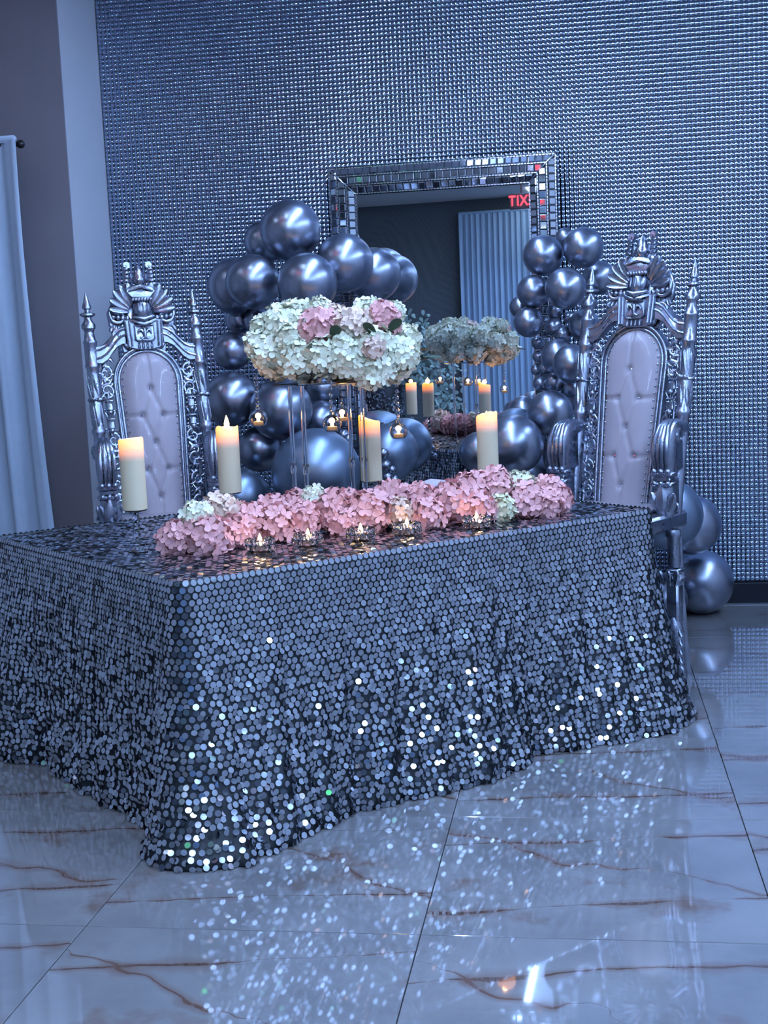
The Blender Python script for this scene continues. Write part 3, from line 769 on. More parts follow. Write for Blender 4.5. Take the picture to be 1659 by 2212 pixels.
        for zc in (1.17, 1.255):
            xc = sx * .192
            mb.box((xc, -.004, zc + .028), (.042, .018, .010), .003); mb.box((xc, -.006, zc), (.032, .018, .036), .004); mb.sphere((xc, -.010, zc - .026), .014, 8, 6)
            for q in (-1, 0, 1): mb.leaf((xc + q * .010, -.006, zc + .034), (q * .5, 0, 1), .03, .014, (0, -1, 0), .007)
        mb.tube([(sx * .205, .006, z) for z in (.74, 1.0, 1.25, 1.46)], .0055, 6)
        for z in (.78, .87, .955, 1.045, 1.14, 1.23, 1.30, 1.37): mb.tube([(sx * (halfw(min(z, 1.3)) + .028), .006, z), (sx * .228, .006, z + .012)], .0048, 6)
        for k in range(8):
            mb.leaf((sx * (.155 + .008 * k), -.004, 1.475 - .004 * (k - 2) ** 2), (sx * .4, 0, .5 - .22 * k), .030, .018, (0, -1, 0), .008)
        D['scroll_' + nm] = (sheared(mb), 'silver', 50)
        # arm with leaf-carved front
        ax = sx * .255
        pth = [(ax, .085, 1.075), (ax, .02, 1.085), (ax, -.03, 1.085), (ax, -.065, 1.07), (ax, -.09, 1.035), (ax, -.098, .97), (ax, -.09, .90)]
        mb = MB().tube(pth, [.028, .034, .040, .044, .047, .046, .040], 14).box((ax, -.02, .985), (.05, .12, .19), .02)
        for q in (-.024, -.008, .008, .024):
            mb.tube([(ax + q * .5, -.04, 1.118), (ax + q * .9, -.098, 1.092), (ax + q * 1.25, -.132, 1.04), (ax + q * 1.25, -.140, .97), (ax + q * 1.1, -.128, .90)], [.005, .0095, .0105, .0105, .007], 7)
        mb.tube([(p[0] + sx * .043, p[1] * 1 - .048, p[2]) for p in [(ax + 0 * k, .036 * (1 - .05 * k) * math.cos(.42 * k), 1.048 + .036 * (1 - .05 * k) * math.sin(.42 * k)) for k in range(18)]], .009, 7)
        D['arm_' + nm] = (mb, 'silver', 50)
        mb = MB().box((ax, -.107, .895), (.098, .06, .018), .005).box((ax, -.103, .875), (.076, .055, .022), .004).box((ax, -.108, .852), (.094, .062, .020), .006)
        for q in (-1, 0, 1): mb.sphere((ax + q * .030, -.132, .906), .015, 8, 6); mb.sphere((ax + q * .030, -.132, .856), .014, 8, 6)
        D['arm_collar_' + nm] = (mb, 'silver', 45)
        mb = MB().lathe([(.034, .845), (.036, .82), (.044, .785), (.047, .755), (.038, .725), (.024, .708)], 14, (ax, -.095, 0))
        mb.leaf((ax, -.132, .845), (0, -.1, -1), .10, .056, (0, -1, 0), .016)
        for q in (-1, 1): mb.leaf((ax + q * .024, -.125, .74), (q * .35, -.05, 1), .085, .04, (q * .3, -1, 0), .014)
        mb.tube(spiral(ax + sx * .03, .75, .026, PI, 1.2, -1, -.08), .008, 7)
        mb.box((ax, -.05, .79), (.04, .09, .17), .006)
        D['arm_drop_' + nm] = (mb, 'silver', 50)
        # front leg
        lx, ly = sx * .285, -.09
        mb = MB().lathe([(.030, .66), (.034, .645), (.034, .63), (.027, .622), (.029, .52), (.026, .50)], 16, (lx, ly, 0))
        D['leg_top_' + nm] = (mb, 'silver', 45)
        mb = MB().box((lx, ly, .485), (.07, .07, .02), .005).box((lx, ly, .45), (.085, .085, .05), .02)
        for q in range(-1, 2): mb.leaf((lx + q * .024, ly - .04, .425), (q * .3, -.25, 1), .07, .032, (0, -1, .1), .012)
        mb.box((lx, ly + .004, .345), (.056, .056, .17), .008)
        D['leg_cap_' + nm] = (mb, 'silver', 45)
        mb = MB().tube([(lx - sx * .004, ly, .28), (lx + sx * .008, ly - .01, .22), (lx + sx * .014, ly - .012, .15), (lx + sx * .012, ly - .01, .09), (lx + sx * .022, ly - .016, .05), (lx + sx * .026, ly - .02, .0)], [.030, .036, .035, .030, .037, .034], 12)
        mb.tube(spiral(lx + sx * .030, .055, .03, PI / 2, 1.1, -sx, ly - .038), .008, 7)
        for q in range(5): mb.leaf((lx + sx * .034, ly - .026, .24 - .038 * q), (sx * .5, -.3, -.8), .04, .02, (sx * .6, -1, 0), .008)
        D['foot_' + nm] = (mb, 'silver', 50)
    # seat
    D['seat_rail'] = (MB().box((0, -.12, .69), (.56, .36, .07), .012).tube([(-.27, -.302, .715), (.27, -.302, .715)], .009, 8).tube([(-.27, -.302, .665), (.27, -.302, .665)], .008, 8), 'silver', 45)
    D['seat_cushion'] = (MB().box((0, -.12, .737), (.40, .29, .035), .014), 'leather', 60)
    # crest
    D['crest'] = (sheared(MB().prism([(-.10, 1.50), (.10, 1.50), (.115, 1.57), (.155, 1.63), (.16, 1.69), (.13, 1.745), (.085, 1.775), (.05, 1.82), (-.05, 1.82), (-.085, 1.775), (-.13, 1.745), (-.16, 1.69), (-.155, 1.63), (-.115, 1.57)], .004, .026, .006)), 'silver', 45)
    sb = MB().prism([(-.082, 1.525), (-.04, 1.512), (.04, 1.512), (.082, 1.525), (.092, 1.655), (-.092, 1.655)], -.03, .01, .006)
    for q in (-.078, -.062, .062, .078): sb.tube([(q, -.032, 1.53), (q * 1.08, -.033, 1.648)], .006, 6)
    for q in (-.03, -.010, .010, .03): sb.leaf((q, -.032, 1.548), (0, -.1, -1), .032, .014, (0, -1, 0), .008)
    D['c_shield_block'] = (sheared(sb), 'silver', 45)
    pl = MB().prism([(-.045, 1.56), (-.03, 1.552), (.03, 1.552), (.045, 1.56), (.046, 1.63), (-.046, 1.63)], -.040, -.02, .003)
    pl.tube([(-.045, -.040, 1.628), (-.044, -.040, 1.562), (-.03, -.040, 1.553), (.03, -.040, 1.553), (.044, -.040, 1.562), (.045, -.040, 1.628), (-.045, -.040, 1.628)], .0042, 6)
    pl.tube([(0, -.046, 1.565), (0, -.048, 1.59), (0, -.047, 1.612)], [.006, .010, .006], 8)
    for s in (-1, 1):
        pl.tube([(s * .004, -.046, 1.592), (s * .016, -.047, 1.607), (s * .027, -.045, 1.604), (s * .032, -.044, 1.588)], [.006, .007, .006, .003], 7)
        pl.tube([(s * .003, -.046, 1.575), (s * .014, -.045, 1.566), (s * .024, -.044, 1.572)], [.005, .005, .003], 7)
        pl.tube([(s * .002, -.047, 1.610), (s * .007, -.048, 1.618), (s * .013, -.046, 1.614)], [.004, .0045, .002], 6)
    D['c_plaque'] = (sheared(pl), 'silver', 50)
    he = MB().sphere((0, -.022, 1.705), .043, 16, 12, (1, .8, 1.15)).tube([(-.05, -.03, 1.668), (0, -.055, 1.655), (.05, -.03, 1.668)], [.010, .014, .010], 8).tube([(-.06, -.026, 1.652), (-.03, -.045, 1.642), (0, -.05, 1.634), (.03, -.045, 1.642), (.06, -.026, 1.652)], .009, 8)
    for q in (-.022, 0, .022): he.tube([(q, -.056, 1.73), (q + .003, -.060, 1.71), (q, -.058, 1.69)], .0042, 6)
    for k in range(7): he.sphere((-.042 + .014 * k, -.046, 1.748), .010, 8, 6)
    D['c_helmet'] = (sheared(he), 'silver', 50)
    cr = MB().prism([(-.046, 1.757), (.046, 1.757), (.072, 1.787), (.052, 1.81), (.0, 1.822), (-.052, 1.81), (-.072, 1.787)], -.045, .012, .005)
    cr.box((0, -.034, 1.756), (.088, .03, .010), .003)
    cr.tube([(-.058, -.048, 1.788), (-.03, -.05, 1.796), (0, -.052, 1.807), (.03, -.05, 1.796), (.058, -.048, 1.788)], .0045, 6)
    D['c_crown'] = (sheared(cr), 'silver', 45)
    tw = MB().lathe([(.018, 1.815), (.03, 1.83), (.034, 1.848), (.024, 1.862), (.026, 1.87), (.018, 1.89), (.002, 1.915)], 12, (0, -.018, 0))
    for s in (-1, 1):
        for k in range(5): tw.box((s * (.064 - .004 * k + .0006 * k * k), -.018, 1.822 + .0185 * k), (.022, .028, .0175), .004)
        tw.tube([(s * .052, -.03, 1.912), (s * .052, .0, 1.912)], .0155, 12); tw.tube([(s * .052, -.034, 1.912), (s * .052, -.028, 1.912)], .006, 8)
        tw.tube([(s * .045, -.016, 1.832), (s * .035, -.02, 1.85), (s * .038, -.018, 1.87)], .006, 6)
    D['c_turret'] = (sheared(tw), 'silver', 50)
    for s, nm in ((-1, 'L'), (1, 'R')):
        for k, (an, ln, bxx, bz) in enumerate(((84, .105, .060, 1.725), (66, .110, .068, 1.72), (48, .110, .074, 1.712), (29, .105, .078, 1.702), (10, .098, .080, 1.692))):
            r_ = math.radians(an)
            D['cleaf_%d%s' % (k, nm)] = (sheared(MB().leaf((s * bxx * .75, -.012, bz), (s * math.cos(r_), -.12, math.sin(r_)), ln, .046, (0, -1, 0), .020, .014)), 'silver', 50)
        er = MB()
        er.tube(spiral(s * .110, 1.675, .050, PI / 2, .95, -s, -.012, 18, .7), [.012 - .005 * i / 18 for i in range(19)], 8)
        for k in range(4): er.sphere((s * (.070 + .022 * k), -.014, 1.662 + .003 * k), .0125, 8, 6, (1, .8, 1.2))
        for k in range(4): er.leaf((s * (.085 + .018 * k), -.010, 1.632), (s * (-.2 + .25 * k), -.1, -1), .038, .02, (0, -1, 0), .010)
        er.tube(spiral(s * .118, 1.583, .030, PI * .6, 1.2, -s, -.012), .0095, 8)
        er.sphere((s * .118, -.014, 1.583), .012, 8, 6)
        er.leaf((s * .10, -.008, 1.55), (-s * .6, 0, -.6), .05, .024, (0, -1, 0), .010)
        D['volute_' + nm] = (sheared(er), 'silver', 50)
    return {k: mb.mesh(k.split('_')[0], M[mm], True, an) for k, (mb, mm, an) in D.items()}
TM = throne_meshes()
def throne(label, loc, yaw):
    r = thing('throne_chair', label, 'chair', loc, yaw)
    p = link('back_panel', TM['back_panel'], r); tag(p, 'pale pink button-tufted leather panel')
    bm = MB().sphere((0, 0, 0), .0085, 8, 6).mesh('button', M['crystal'], False)
    for x, z in BUT: link('button', bm, p, (x, -.022 + (z - .735) * REC, z))
    f = link('back_frame', TM['back_frame'], r); q = link('nail_heads', TM['nail_heads'], f); q['kind'] = 'stuff'
    for s in 'LR':
        po = link('post', TM['post_' + s], r); link('finial', TM['finial_' + s], po)
        link('shoulder_rail', TM['shoulder_' + s], r); link('scrollwork', TM['scroll_' + s], r)
        a = link('arm', TM['arm_' + s], r); link('arm_collar', TM['arm_collar_' + s], a); link('arm_drop', TM['arm_drop_' + s], a)
        l = link('front_leg', TM['leg_top_' + s], r); link('leg_capital', TM['leg_cap_' + s], l); link('scroll_foot', TM['foot_' + s], l)
        link('rear_leg', TM['rear_leg_' + s], r)
    link('seat_rail', TM['seat_rail'], r); link('seat_cushion', TM['seat_cushion'], r)
    c = link('crest', TM['crest'], r); tag(c, 'carved coat of arms with helmet and crown')
    for k, nm in (('c_shield_block', 'shield_block'), ('c_plaque', 'eagle_plaque'), ('c_helmet', 'helmet'), ('c_crown', 'crown'), ('c_turret', 'turret')): link(nm, TM[k], c)
    for s in 'LR':
        link('volute', TM['volute_' + s], c)
        for k in range(5): link('leaf', TM['cleaf_%d%s' % (k, s)], c)
    return r
throne('silver carved throne chair with pale pink tufted back left of the balloons', (-1.965, 5.80, 0), 0.50)
throne('silver carved throne chair with pale pink tufted back beside the right table end', (0.160, 5.74, 0), -0.53)

# ------------------------------------------------------------------ balloons
def balloon_mesh(name, mt):
    vs = []; seg, rings = 40, 26
    mb = MB(); prof = []
    for i in range(rings + 1):
        t = PI * i / rings; z = -math.cos(t); r = math.sin(t)
        k = max(0.0, (-z - .35) / .65)
        prof.append((max(r * (1 - .10 * k * k), 0.0008), z * (1 + .06 * k)))
    return mb.lathe(prof, seg).mesh(name, mt, True, 180)
BME = {'c': balloon_mesh('balloon', M['chrome']), 'm': balloon_mesh('balloon', M['matte_chrome'])}
KME = {k: MB().lathe([(.030, -1.03), (.035, -1.07), (.022, -1.085), (.055, -1.13), (.060, -1.14)], 10).mesh('knot', M['chrome' if k == 'c' else 'matte_chrome']) for k in 'cm'}
def balloon(p, r, label, group, axis, kind='c'):
    o = link('balloon', BME[kind]); o.location = p
    d = (Vector(axis) - Vector(p)); d = d if d.length > 1e-4 else Vector((0, 1, 0))
    d.normalize()
    o.rotation_euler = d.to_track_quat('-Z', 'Y').to_euler(); o.scale = (r, r, r)
    tag(o, label, 'balloon', group); link('knot', KME[kind], o)
    return o
GL, GR, GF = 'chrome balloons of the left garland', 'chrome balloons of the right garland', 'balloons on the floor behind the right chair'
ORD = ('highest', 'second highest', 'third highest', 'fourth highest', 'fifth highest', 'sixth highest', 'seventh highest', 'eighth highest', 'ninth highest', 'tenth highest', 'eleventh highest', 'second lowest', 'lowest')
tinyL = '%s tiny dark balloon in the bunch around the big matte balloon by candle three'
tinyR = '%s tiny dark balloon in the chain along the right edge of the mirror'
for x, y, z, r, lb, kd in (
    (-1.461, 6.620, 2.089, .156, 'large chrome balloon at the very top of the left garland', 'c'),
    (-1.653, 6.850, 2.061, .113, 'chrome balloon mostly hidden behind the topmost balloon of the left garland', 'c'),
    (-1.181, 6.580, 1.908, .148, 'large chrome balloon overlapping the left side of the mirror frame', 'c'),
    (-1.070, 6.827, 1.857, .141, 'chrome balloon in front of the mirror glass, rightmost at the garland top', 'c'),
    (-1.333, 6.370, 1.805, .149, 'large chrome balloon just above the tall flower centrepiece', 'c'),
    (-1.643, 6.500, 1.833, .139, 'chrome balloon left of the one above the flower centrepiece', 'c'),
    (-1.787, 6.720, 1.829, .151, 'dark chrome balloon at the left outer edge of the garland top', 'c'),
    (-1.809, 6.800, 1.655, .072, 'small dark balloon below the outer left balloon, nearer the throne', 'c'),
    (-1.685, 6.720, 1.641, .071, 'small dark balloon peeking out left of the white flower cloud', 'c'),
    (-1.803, 6.620, 1.491, .101, 'medium chrome balloon halfway down the left garland beside the throne post', 'c'),
    (-1.795, 6.520, 1.242, .143, 'large chrome balloon directly above the second pillar candle flame', 'c'),
    (-1.520, 6.450, 1.186, .160, 'large chrome balloon behind the left hanging glass globe', 'c'),
    (-1.379, 6.850, 1.274, .092, 'dark balloon behind the acrylic rods under the flowers', 'c'),
    (-1.380, 6.750, 1.107, .108, 'shiny balloon behind the pair of hanging glass globes', 'c'),
    (-1.665, 6.550, 0.979, .120, 'chrome balloon right of the second pillar candle', 'c'),
    (-1.322, 6.300, 0.869, .224, 'huge pale chrome balloon behind the lower acrylic rods', 'm'),
    (-1.721, 6.320, 0.754, .150, 'pale chrome balloon low beside the base of the second candle', 'm'),
    (-1.036, 6.860, 0.914, .158, 'big matte blue-grey balloon right of the third pillar candle', 'm'),
    (-1.603, 6.793, 1.452, .109, 'dark balloon in the gap left of the white flower cloud', 'c'),
    (-1.527, 6.930, 1.572, .104, 'dark balloon hidden behind the white flower cloud', 'c')):
    balloon((x, y, z), r, lb, GL, (-1.45, 6.95, z - .05), kd)
for q, (x, y, z, r) in enumerate(sorted(((-1.001, 6.435, .945, .028), (-.990, 6.425, .885, .028), (-.961, 6.435, .861, .021), (-.982, 6.415, .826, .026), (-.948, 6.43, .813, .019), (-1.211, 6.62, 1.012, .026), (-1.254, 6.72, 1.026, .032)), key=lambda b: -b[2])):
    balloon((x, y, z), r, tinyL % (ORD[q] if q < 6 else 'lowest'), 'tiny balloons left of the mirror', (-1.05, 6.6, z))
for x, y, z, r, lb, kd in (
    (-.182, 6.640, 1.895, .102, 'chrome balloon at the top left of the right garland over the mirror frame', 'c'),
    (.018, 6.580, 1.919, .100, 'chrome balloon highest of the right garland', 'c'),
    (-.072, 6.850, 1.992, .052, 'small balloon wedged behind the two top balloons of the right garland', 'c'),
    (.092, 6.800, 1.779, .087, 'chrome balloon next to the right throne finial', 'c'),
    (-.072, 6.460, 1.720, .101, 'chrome balloon in the middle of the right garland top group', 'c'),
    (-.234, 6.600, 1.718, .083, 'chrome balloon left in the right garland against the curtain reflection', 'c'),
    (-.308, 6.760, 1.648, .057, 'dark balloon leftmost of the right garland, half hidden', 'c'),
    (-.260, 6.580, 1.568, .076, 'round balloon lowest of the upper left edge of the right garland', 'c'),
    (.013, 6.620, 1.540, .079, 'chrome balloon close behind the left post of the right throne', 'c'),
    (-.118, 6.560, 1.392, .088, 'chrome balloon left of a close pair halfway down the right garland', 'c'),
    (-.049, 6.420, 1.355, .095, 'chrome balloon right of a close pair halfway down the right garland', 'c'),
    (.011, 6.620, 1.154, .079, 'dark balloon hidden behind the arm of the right throne', 'c'),
    (-.163, 6.400, 1.119, .113, 'shiny balloon above and right of the biggest balloon near candle four', 'c'),
    (-.306, 6.720, 1.114, .079, 'balloon peeking out behind the curtain reflection above the biggest one', 'c'),
    (-.356, 6.820, 1.115, .058, 'small balloon furthest left over the mirror bottom right', 'c'),
    (-.335, 6.233, 0.983, .144, 'biggest chrome balloon right behind the rightmost pillar candle', 'c'),
    (-.340, 6.570, 1.000, .143, 'balloon whose rim shows just behind the biggest one near the candle', 'm'),
    (-.539, 6.720, 0.913, .108, 'dark balloon left of the rightmost pillar candle', 'c'),
    (-.063, 6.420, 0.905, .141, 'large chrome balloon left of the right throne arm', 'c'),
    (-.267, 6.620, 0.763, .142, 'dark balloon low behind the right end of the pink flowers', 'c')):
    balloon((x, y, z), r, lb, GR, (-.10, 6.90, z - .05), kd)
for q, (x, y, z, r) in enumerate(sorted(((-.133, 6.70, 1.620, .042), (-.142, 6.68, 1.541, .045), (-.094, 6.66, 1.501, .047), (-.224, 6.72, 1.465, .033), (-.222, 6.72, 1.395, .031), (-.235, 6.72, 1.327, .028), (-.190, 6.72, 1.334, .038),
                   (-.213, 6.68, 1.259, .040), (-.142, 6.66, 1.261, .052), (-.054, 6.62, 1.226, .049), (-.165, 6.66, 1.192, .035), (.035, 6.78, 1.646, .038), (-.062, 6.72, 1.584, .033)), key=lambda b: -b[2])):
    balloon((x, y, z), r, tinyR % ORD[q], 'tiny balloons right of the mirror', (-.08, 6.85, z))
for x, y, z, r, lb, kd in (
    (.390, 6.360, .612, .170, 'big dark balloon partly hidden behind the right throne', 'm'),
    (.529, 6.740, .505, .154, 'blue-grey balloon resting on top of the floor balloon', 'c'),
    (.387, 6.700, .125, .119, 'dark balloon on the floor behind the right throne leg', 'c'),
    (.593, 6.935, .172, .170, 'shiny balloon resting on the floor nearest the skirting board', 'c')):
    balloon((x, y, z), r, lb, GF, (.40, 6.85, z + .15), kd)

# ------------------------------------------------------------------ hydrangeas
def hydrangea_mesh(seed, mt, nfl=62, fs_=.34, name='hydrangea'):
    r = random.Random(seed); mb = MB()
    for i in range(nfl):
        z = 1 - 2 * (i + .5) / nfl; a = i * 2.39996 + r.uniform(-.15, .15); q = math.sqrt(max(0, 1 - z * z))
        n = Vector((q * math.cos(a), q * math.sin(a), z)); rr = r.uniform(.88, 1.06)
        c = n * rr * .94; n2 = (n + Vector((r.gauss(0, .28), r.gauss(0, .28), r.gauss(0, .28)))).normalized()
        e1 = n2.orthogonal().normalized(); e2 = n2.cross(e1); sp = r.uniform(0, PI / 2); sz = fs_ * r.uniform(.8, 1.15)
        for k in range(4):
            an = sp + PI / 2 * k + r.uniform(-.12, .12); d = e1 * math.cos(an) + e2 * math.sin(an); s = n2.cross(d)
            cu = r.uniform(.10, .42); tw = r.uniform(-.15, .15)
            def P(x, y, h): return c + d * (x * sz) + s * (y * sz) + n2 * ((h + y * tw) * sz)
            mb.add([P(0, 0, -.08), P(.45, -.40, .06 + cu * .3), P(.90, -.34, .04 + cu * .8), P(1.04, 0, -.05 + cu), P(.90, .34, .04 + cu * .8), P(.45, .40, .06 + cu * .3)], [(0, 1, 2, 3), (0, 3, 4, 5)])
    mb.sphere((0, 0, 0), .80, 10, 7)
    return mb.mesh(name, mt, True, 60)
HM = {c: [hydrangea_mesh(10 * i + ord(c), M[mm]) for i in range(3)] for c, mm in (('p', 'pink'), ('w', 'white'), ('c', 'cream'), ('y', 'lime'))}
HM['k'] = [hydrangea_mesh(99, M['cream'], 26, .6)]
leaf_me = MB().leaf((0, 0, 0), (1, 0, .15), .07, .042, (0, 0, 1), .002).mesh('leaf', M['leaf'])

# cloud of flowers on the acrylic stand
cl = thing('flower_cloud', 'cloud of white hydrangeas with two pink blooms on the clear acrylic stand', 'flowers', (-.955, 4.87, 1.36))
for i, (c, x, y, z, r) in enumerate((('w',-1.150,4.800,1.464,0.080), ('w',-1.037,4.750,1.442,0.079), ('w',-0.941,4.730,1.447,0.075), ('w',-0.851,4.730,1.440,0.078), ('w',-0.759,4.750,1.405,0.075), ('w',-0.680,4.810,1.435,0.076), ('w',-0.661,4.880,1.494,0.063), ('w',-1.214,4.850,1.501,0.060), ('w',-1.199,4.910,1.553,0.064), ('w',-1.121,4.870,1.576,0.078), ('w',-1.050,4.950,1.598,0.068), ('p',-0.966,4.775,1.547,0.076), ('c',-0.931,4.910,1.585,0.060), ('c',-0.825,4.770,1.551,0.070), ('w',-0.800,4.910,1.593,0.067), ('p',-0.730,4.820,1.571,0.069), ('w',-1.069,4.770,1.512,0.069), ('w',-0.869,4.750,1.490,0.065), ('w',-0.749,4.750,1.486,0.068), ('k',-0.748,4.690,1.470,0.037), ('w',-1.158,4.900,1.428,0.064), ('w',-1.052,4.910,1.406,0.060), ('w',-0.926,4.910,1.392,0.060), ('w',-0.794,4.870,1.378,0.063), ('w',-0.717,4.890,1.384,0.053), ('w',-0.655,4.910,1.442,0.049), ('w',-1.103,5.010,1.541,0.080), ('w',-0.978,5.030,1.535,0.080), ('w',-0.850,5.030,1.530,0.079), ('w',-1.015,5.010,1.447,0.080), ('w',-0.888,5.010,1.424,0.079), ('w',-0.754,4.990,1.481,0.072), ('w',-1.174,4.990,1.508,0.072), ('w',-0.984,4.900,1.626,0.046), ('w',-1.089,4.910,1.624,0.046), ('w',-0.704,4.930,1.599,0.046))):
    o = link('bud' if c == 'k' else 'hydrangea', HM[c][i % len(HM[c])], cl, (x + .955, y - 4.87, z - 1.36), (random.uniform(0, 6), random.uniform(0, 6), random.uniform(0, 6)), r)
for x, y, z, a, b in ((-.905, 4.72, 1.515, 5.2, -.5), (-.70, 4.765, 1.53, 5.6, -.5), (-.745, 4.71, 1.515, 4.2, -.6), (-1.23, 4.95, 1.45, 2.9, .1), (-.60, 5.0, 1.43, .4, .2), (-.69, 5.06, 1.40, 1.0, .1), (-1.2, 5.05, 1.40, 2.6, .4), (-.79, 4.80, 1.345, 5.0, .3), (-1.0, 5.10, 1.41, 1.6, .2)):
    link('leaf', leaf_me, cl, (x + .955, y - 4.87, z - 1.36), (random.uniform(-.5, .5), b, a))

# acrylic stand
st = thing('acrylic_stand', 'clear acrylic centrepiece stand with four tall rods', 'stand', (-.965, 4.85, TZ + .0125), YAW)
MB().box((0, 0, .004), (.34, .16, .008), .002).build('base_plate', M['acrylic'], st)
MB().box((0, 0, .535), (.36, .18, .008), .002).build('top_plate', M['acrylic'], st)
for a, b in ((.5, .5), (.5, -.5), (-.5, .5), (-.5, -.5)):
    rx, ry = a * .269, b * .085
    q = MB().lathe([(.0085, .009), (.0085, .530)], 16, (rx, ry, 0)).build('rod', M['acrylic'], st)
    MB().lathe([(.0095, .20), (.012, .205), (.012, .235), (.0095, .24)], 14, (rx, ry, 0)).build('rod_joint', M['acrylic'], q)

def tealight(name, label, loc, s=1.0, group=None, flame=True):
    t = thing(name, label, 'candle', loc, 0, group)
    MB().lathe([(.017 * s, 0), (.0185 * s, .002 * s), (.0185 * s, .013 * s), (.017 * s, .0145 * s), (.006 * s, .0135 * s)], 16).build('cup', M['tealight'], t)
    MB().lathe([(.003 * s, .013 * s), (.0062 * s, .019 * s), (.0058 * s, .026 * s), (.003 * s, .034 * s), (.0006 * s, .040 * s)], 10).build('flame', M['flame_small'], t)
    return t
bead_me = MB().sphere((0, 0, 0), .0075, 8, 5, (1, 1, 1.25)).mesh('bead', M['crystal_glass'], False)
for i, (x, y, z, zt, lb) in enumerate(((-1.201, 4.72, 1.226, 1.40, 'leftmost hanging glass globe under the flower cloud'), (-.918, 4.70, 1.199, 1.385, 'hanging glass globe, front one of the pair between the acrylic rods'),
                           (-.944, 5.05, 1.213, 1.40, 'hanging glass globe, rear one of the pair between the acrylic rods'), (-.703, 4.92, 1.149, 1.37, 'rightmost hanging glass globe beside the third pillar candle'))):
    gl = thing('glass_globe', lb, 'candle holder', (x, y, z), 0, 'glass globes hanging from the flower cloud')
    prof = [(.0005, -.026), (.020, -.026)] + [(.035 * math.sin(t), -.035 * math.cos(t)) for t in np.linspace(.72, PI - .22, 12)] + [(.008, .037), (.0095, .042), (.004, .048)]
    o = MB().lathe(prof, 24, cap=False).build('glass', M['thin_glass'], gl, ang=60)
    sd = o.modifiers.new('thick', 'SOLIDIFY'); sd.thickness = .0016; sd.offset = -1
    n = int((zt - z - .055) / .024)
    for k in range(n + 1): link('bead', bead_me, gl, (0, 0, .058 + k * .024))
    MB().tube([(0, 0, .048), (0, 0, zt - z)], .0007, 5).build('thread', M['bead'], gl)
    tealight('tealight', lb.replace('hanging glass globe', 'tealight inside the hanging globe'), (x, y, z - .0235), 1.0, 'tealights in the hanging globes')
    pl = bpy.data.lights.new('tealight_glow', 'POINT'); pl.energy = 1.1; pl.color = (1, .55, .22); pl.shadow_soft_size = .012
    lo = bpy.data.objects.new('tealight_glow', pl); C.objects.link(lo); lo.location = (x, y, z + .012)

# ------------------------------------------------------------------ flowers lying along the table
RUN = (('p',-1.371,4.201,0.854,0.066), ('p',-1.261,4.182,0.831,0.075), ('p',-1.204,4.299,0.835,0.064), ('p',-1.345,4.273,0.869,0.057), ('w',-1.306,4.217,0.928,0.053), ('c',-1.263,4.366,0.914,0.068), ('p',-1.190,4.409,0.876,0.074), ('p',-1.079,4.436,0.862,0.069), ('p',-1.117,4.529,0.895,0.064), ('p',-1.009,4.501,0.868,0.073), ('w',-0.974,4.592,0.931,0.051), ('p',-1.052,4.624,0.904,0.058), ('p',-0.915,4.587,0.896,0.077), ('p',-0.867,4.544,0.842,0.057), ('p',-0.865,4.695,0.902,0.051), ('p',-0.774,4.607,0.882,0.077), ('p',-0.714,4.726,0.900,0.076), ('c',-0.670,4.638,0.870,0.054), ('p',-0.615,4.765,0.892,0.073), ('p',-0.571,4.668,0.840,0.064), ('p',-0.493,4.756,0.885,0.079), ('p',-0.434,4.887,0.914,0.077), ('p',-0.393,4.787,0.858,0.066), ('p',-0.340,4.933,0.918,0.074), ('w',-0.250,4.959,0.918,0.060), ('y',-0.313,4.827,0.854,0.052), ('p',-0.226,4.904,0.865,0.074), ('p',-0.149,4.936,0.842,0.063), ('p',-0.151,5.026,0.879,0.068), ('p',-0.107,5.015,0.858,0.054))
RLAB = ('pink hydrangea head at the left tip of the table flowers', 'large pink hydrangea at the front left, below the white bloom', 'pink hydrangea left of the first tealight holder', 'pink hydrangea tucked under the left white bloom',
 'white hydrangea on top of the left end of the table flowers', 'peach and pink hydrangea behind the left white bloom', 'pink hydrangea just above the first tealight holder', 'pink hydrangea between the first and second tealight holders', 'pink hydrangea in the dip left of the acrylic rods, rear one',
 'pink hydrangea directly behind the second tealight holder', 'small white hydrangea at the foot of the acrylic rods', 'pink hydrangea at the rear left of the acrylic rods', 'pink hydrangea right of the small white bloom', 'low pink hydrangea between the second and third tealight holders', 'small pink hydrangea behind the right acrylic rod',
 'pink hydrangea directly behind the third tealight holder', 'pink hydrangea below the third pillar candle', 'pale cream-pink hydrangea behind the fourth tealight holder', 'pink hydrangea at the rear above the fourth tealight holder', 'low pink hydrangea right of the fourth tealight holder',
 'pink hydrangea midway between the fourth and fifth tealight holders', 'pink hydrangea left of the rightmost pillar candle base', 'pink hydrangea left of and behind the fifth tealight holder', 'pink hydrangea at the rightmost pillar candle base', 'white hydrangea right of the rightmost pillar candle',
 'yellow-green hydrangea right of the fifth tealight holder', 'pink hydrangea right of the yellow-green bloom', 'low pink hydrangea at the right front end of the table flowers', 'pink hydrangea at the upper right end of the table flowers', 'small pink hydrangea furthest right on the table')
for i, ((c, x, y, z, r), lb) in enumerate(zip(RUN, RLAB)):
    zc = max(z, TZ + .012 + r * .62)
    t = thing('hydrangea', lb, 'flower', (x, y, zc), random.uniform(0, 6), 'hydrangeas lying along the table')
    link('bloom', HM[c][(i * 2) % len(HM[c])], t, (0, 0, 0), (random.uniform(0, .5), random.uniform(0, .5), 0), r * 1.04)
    MB().tube([(0, r * .3, -r * .35), (.01, r * .8, -r * .52)], .004, 6).build('stem', M['leaf'], t)

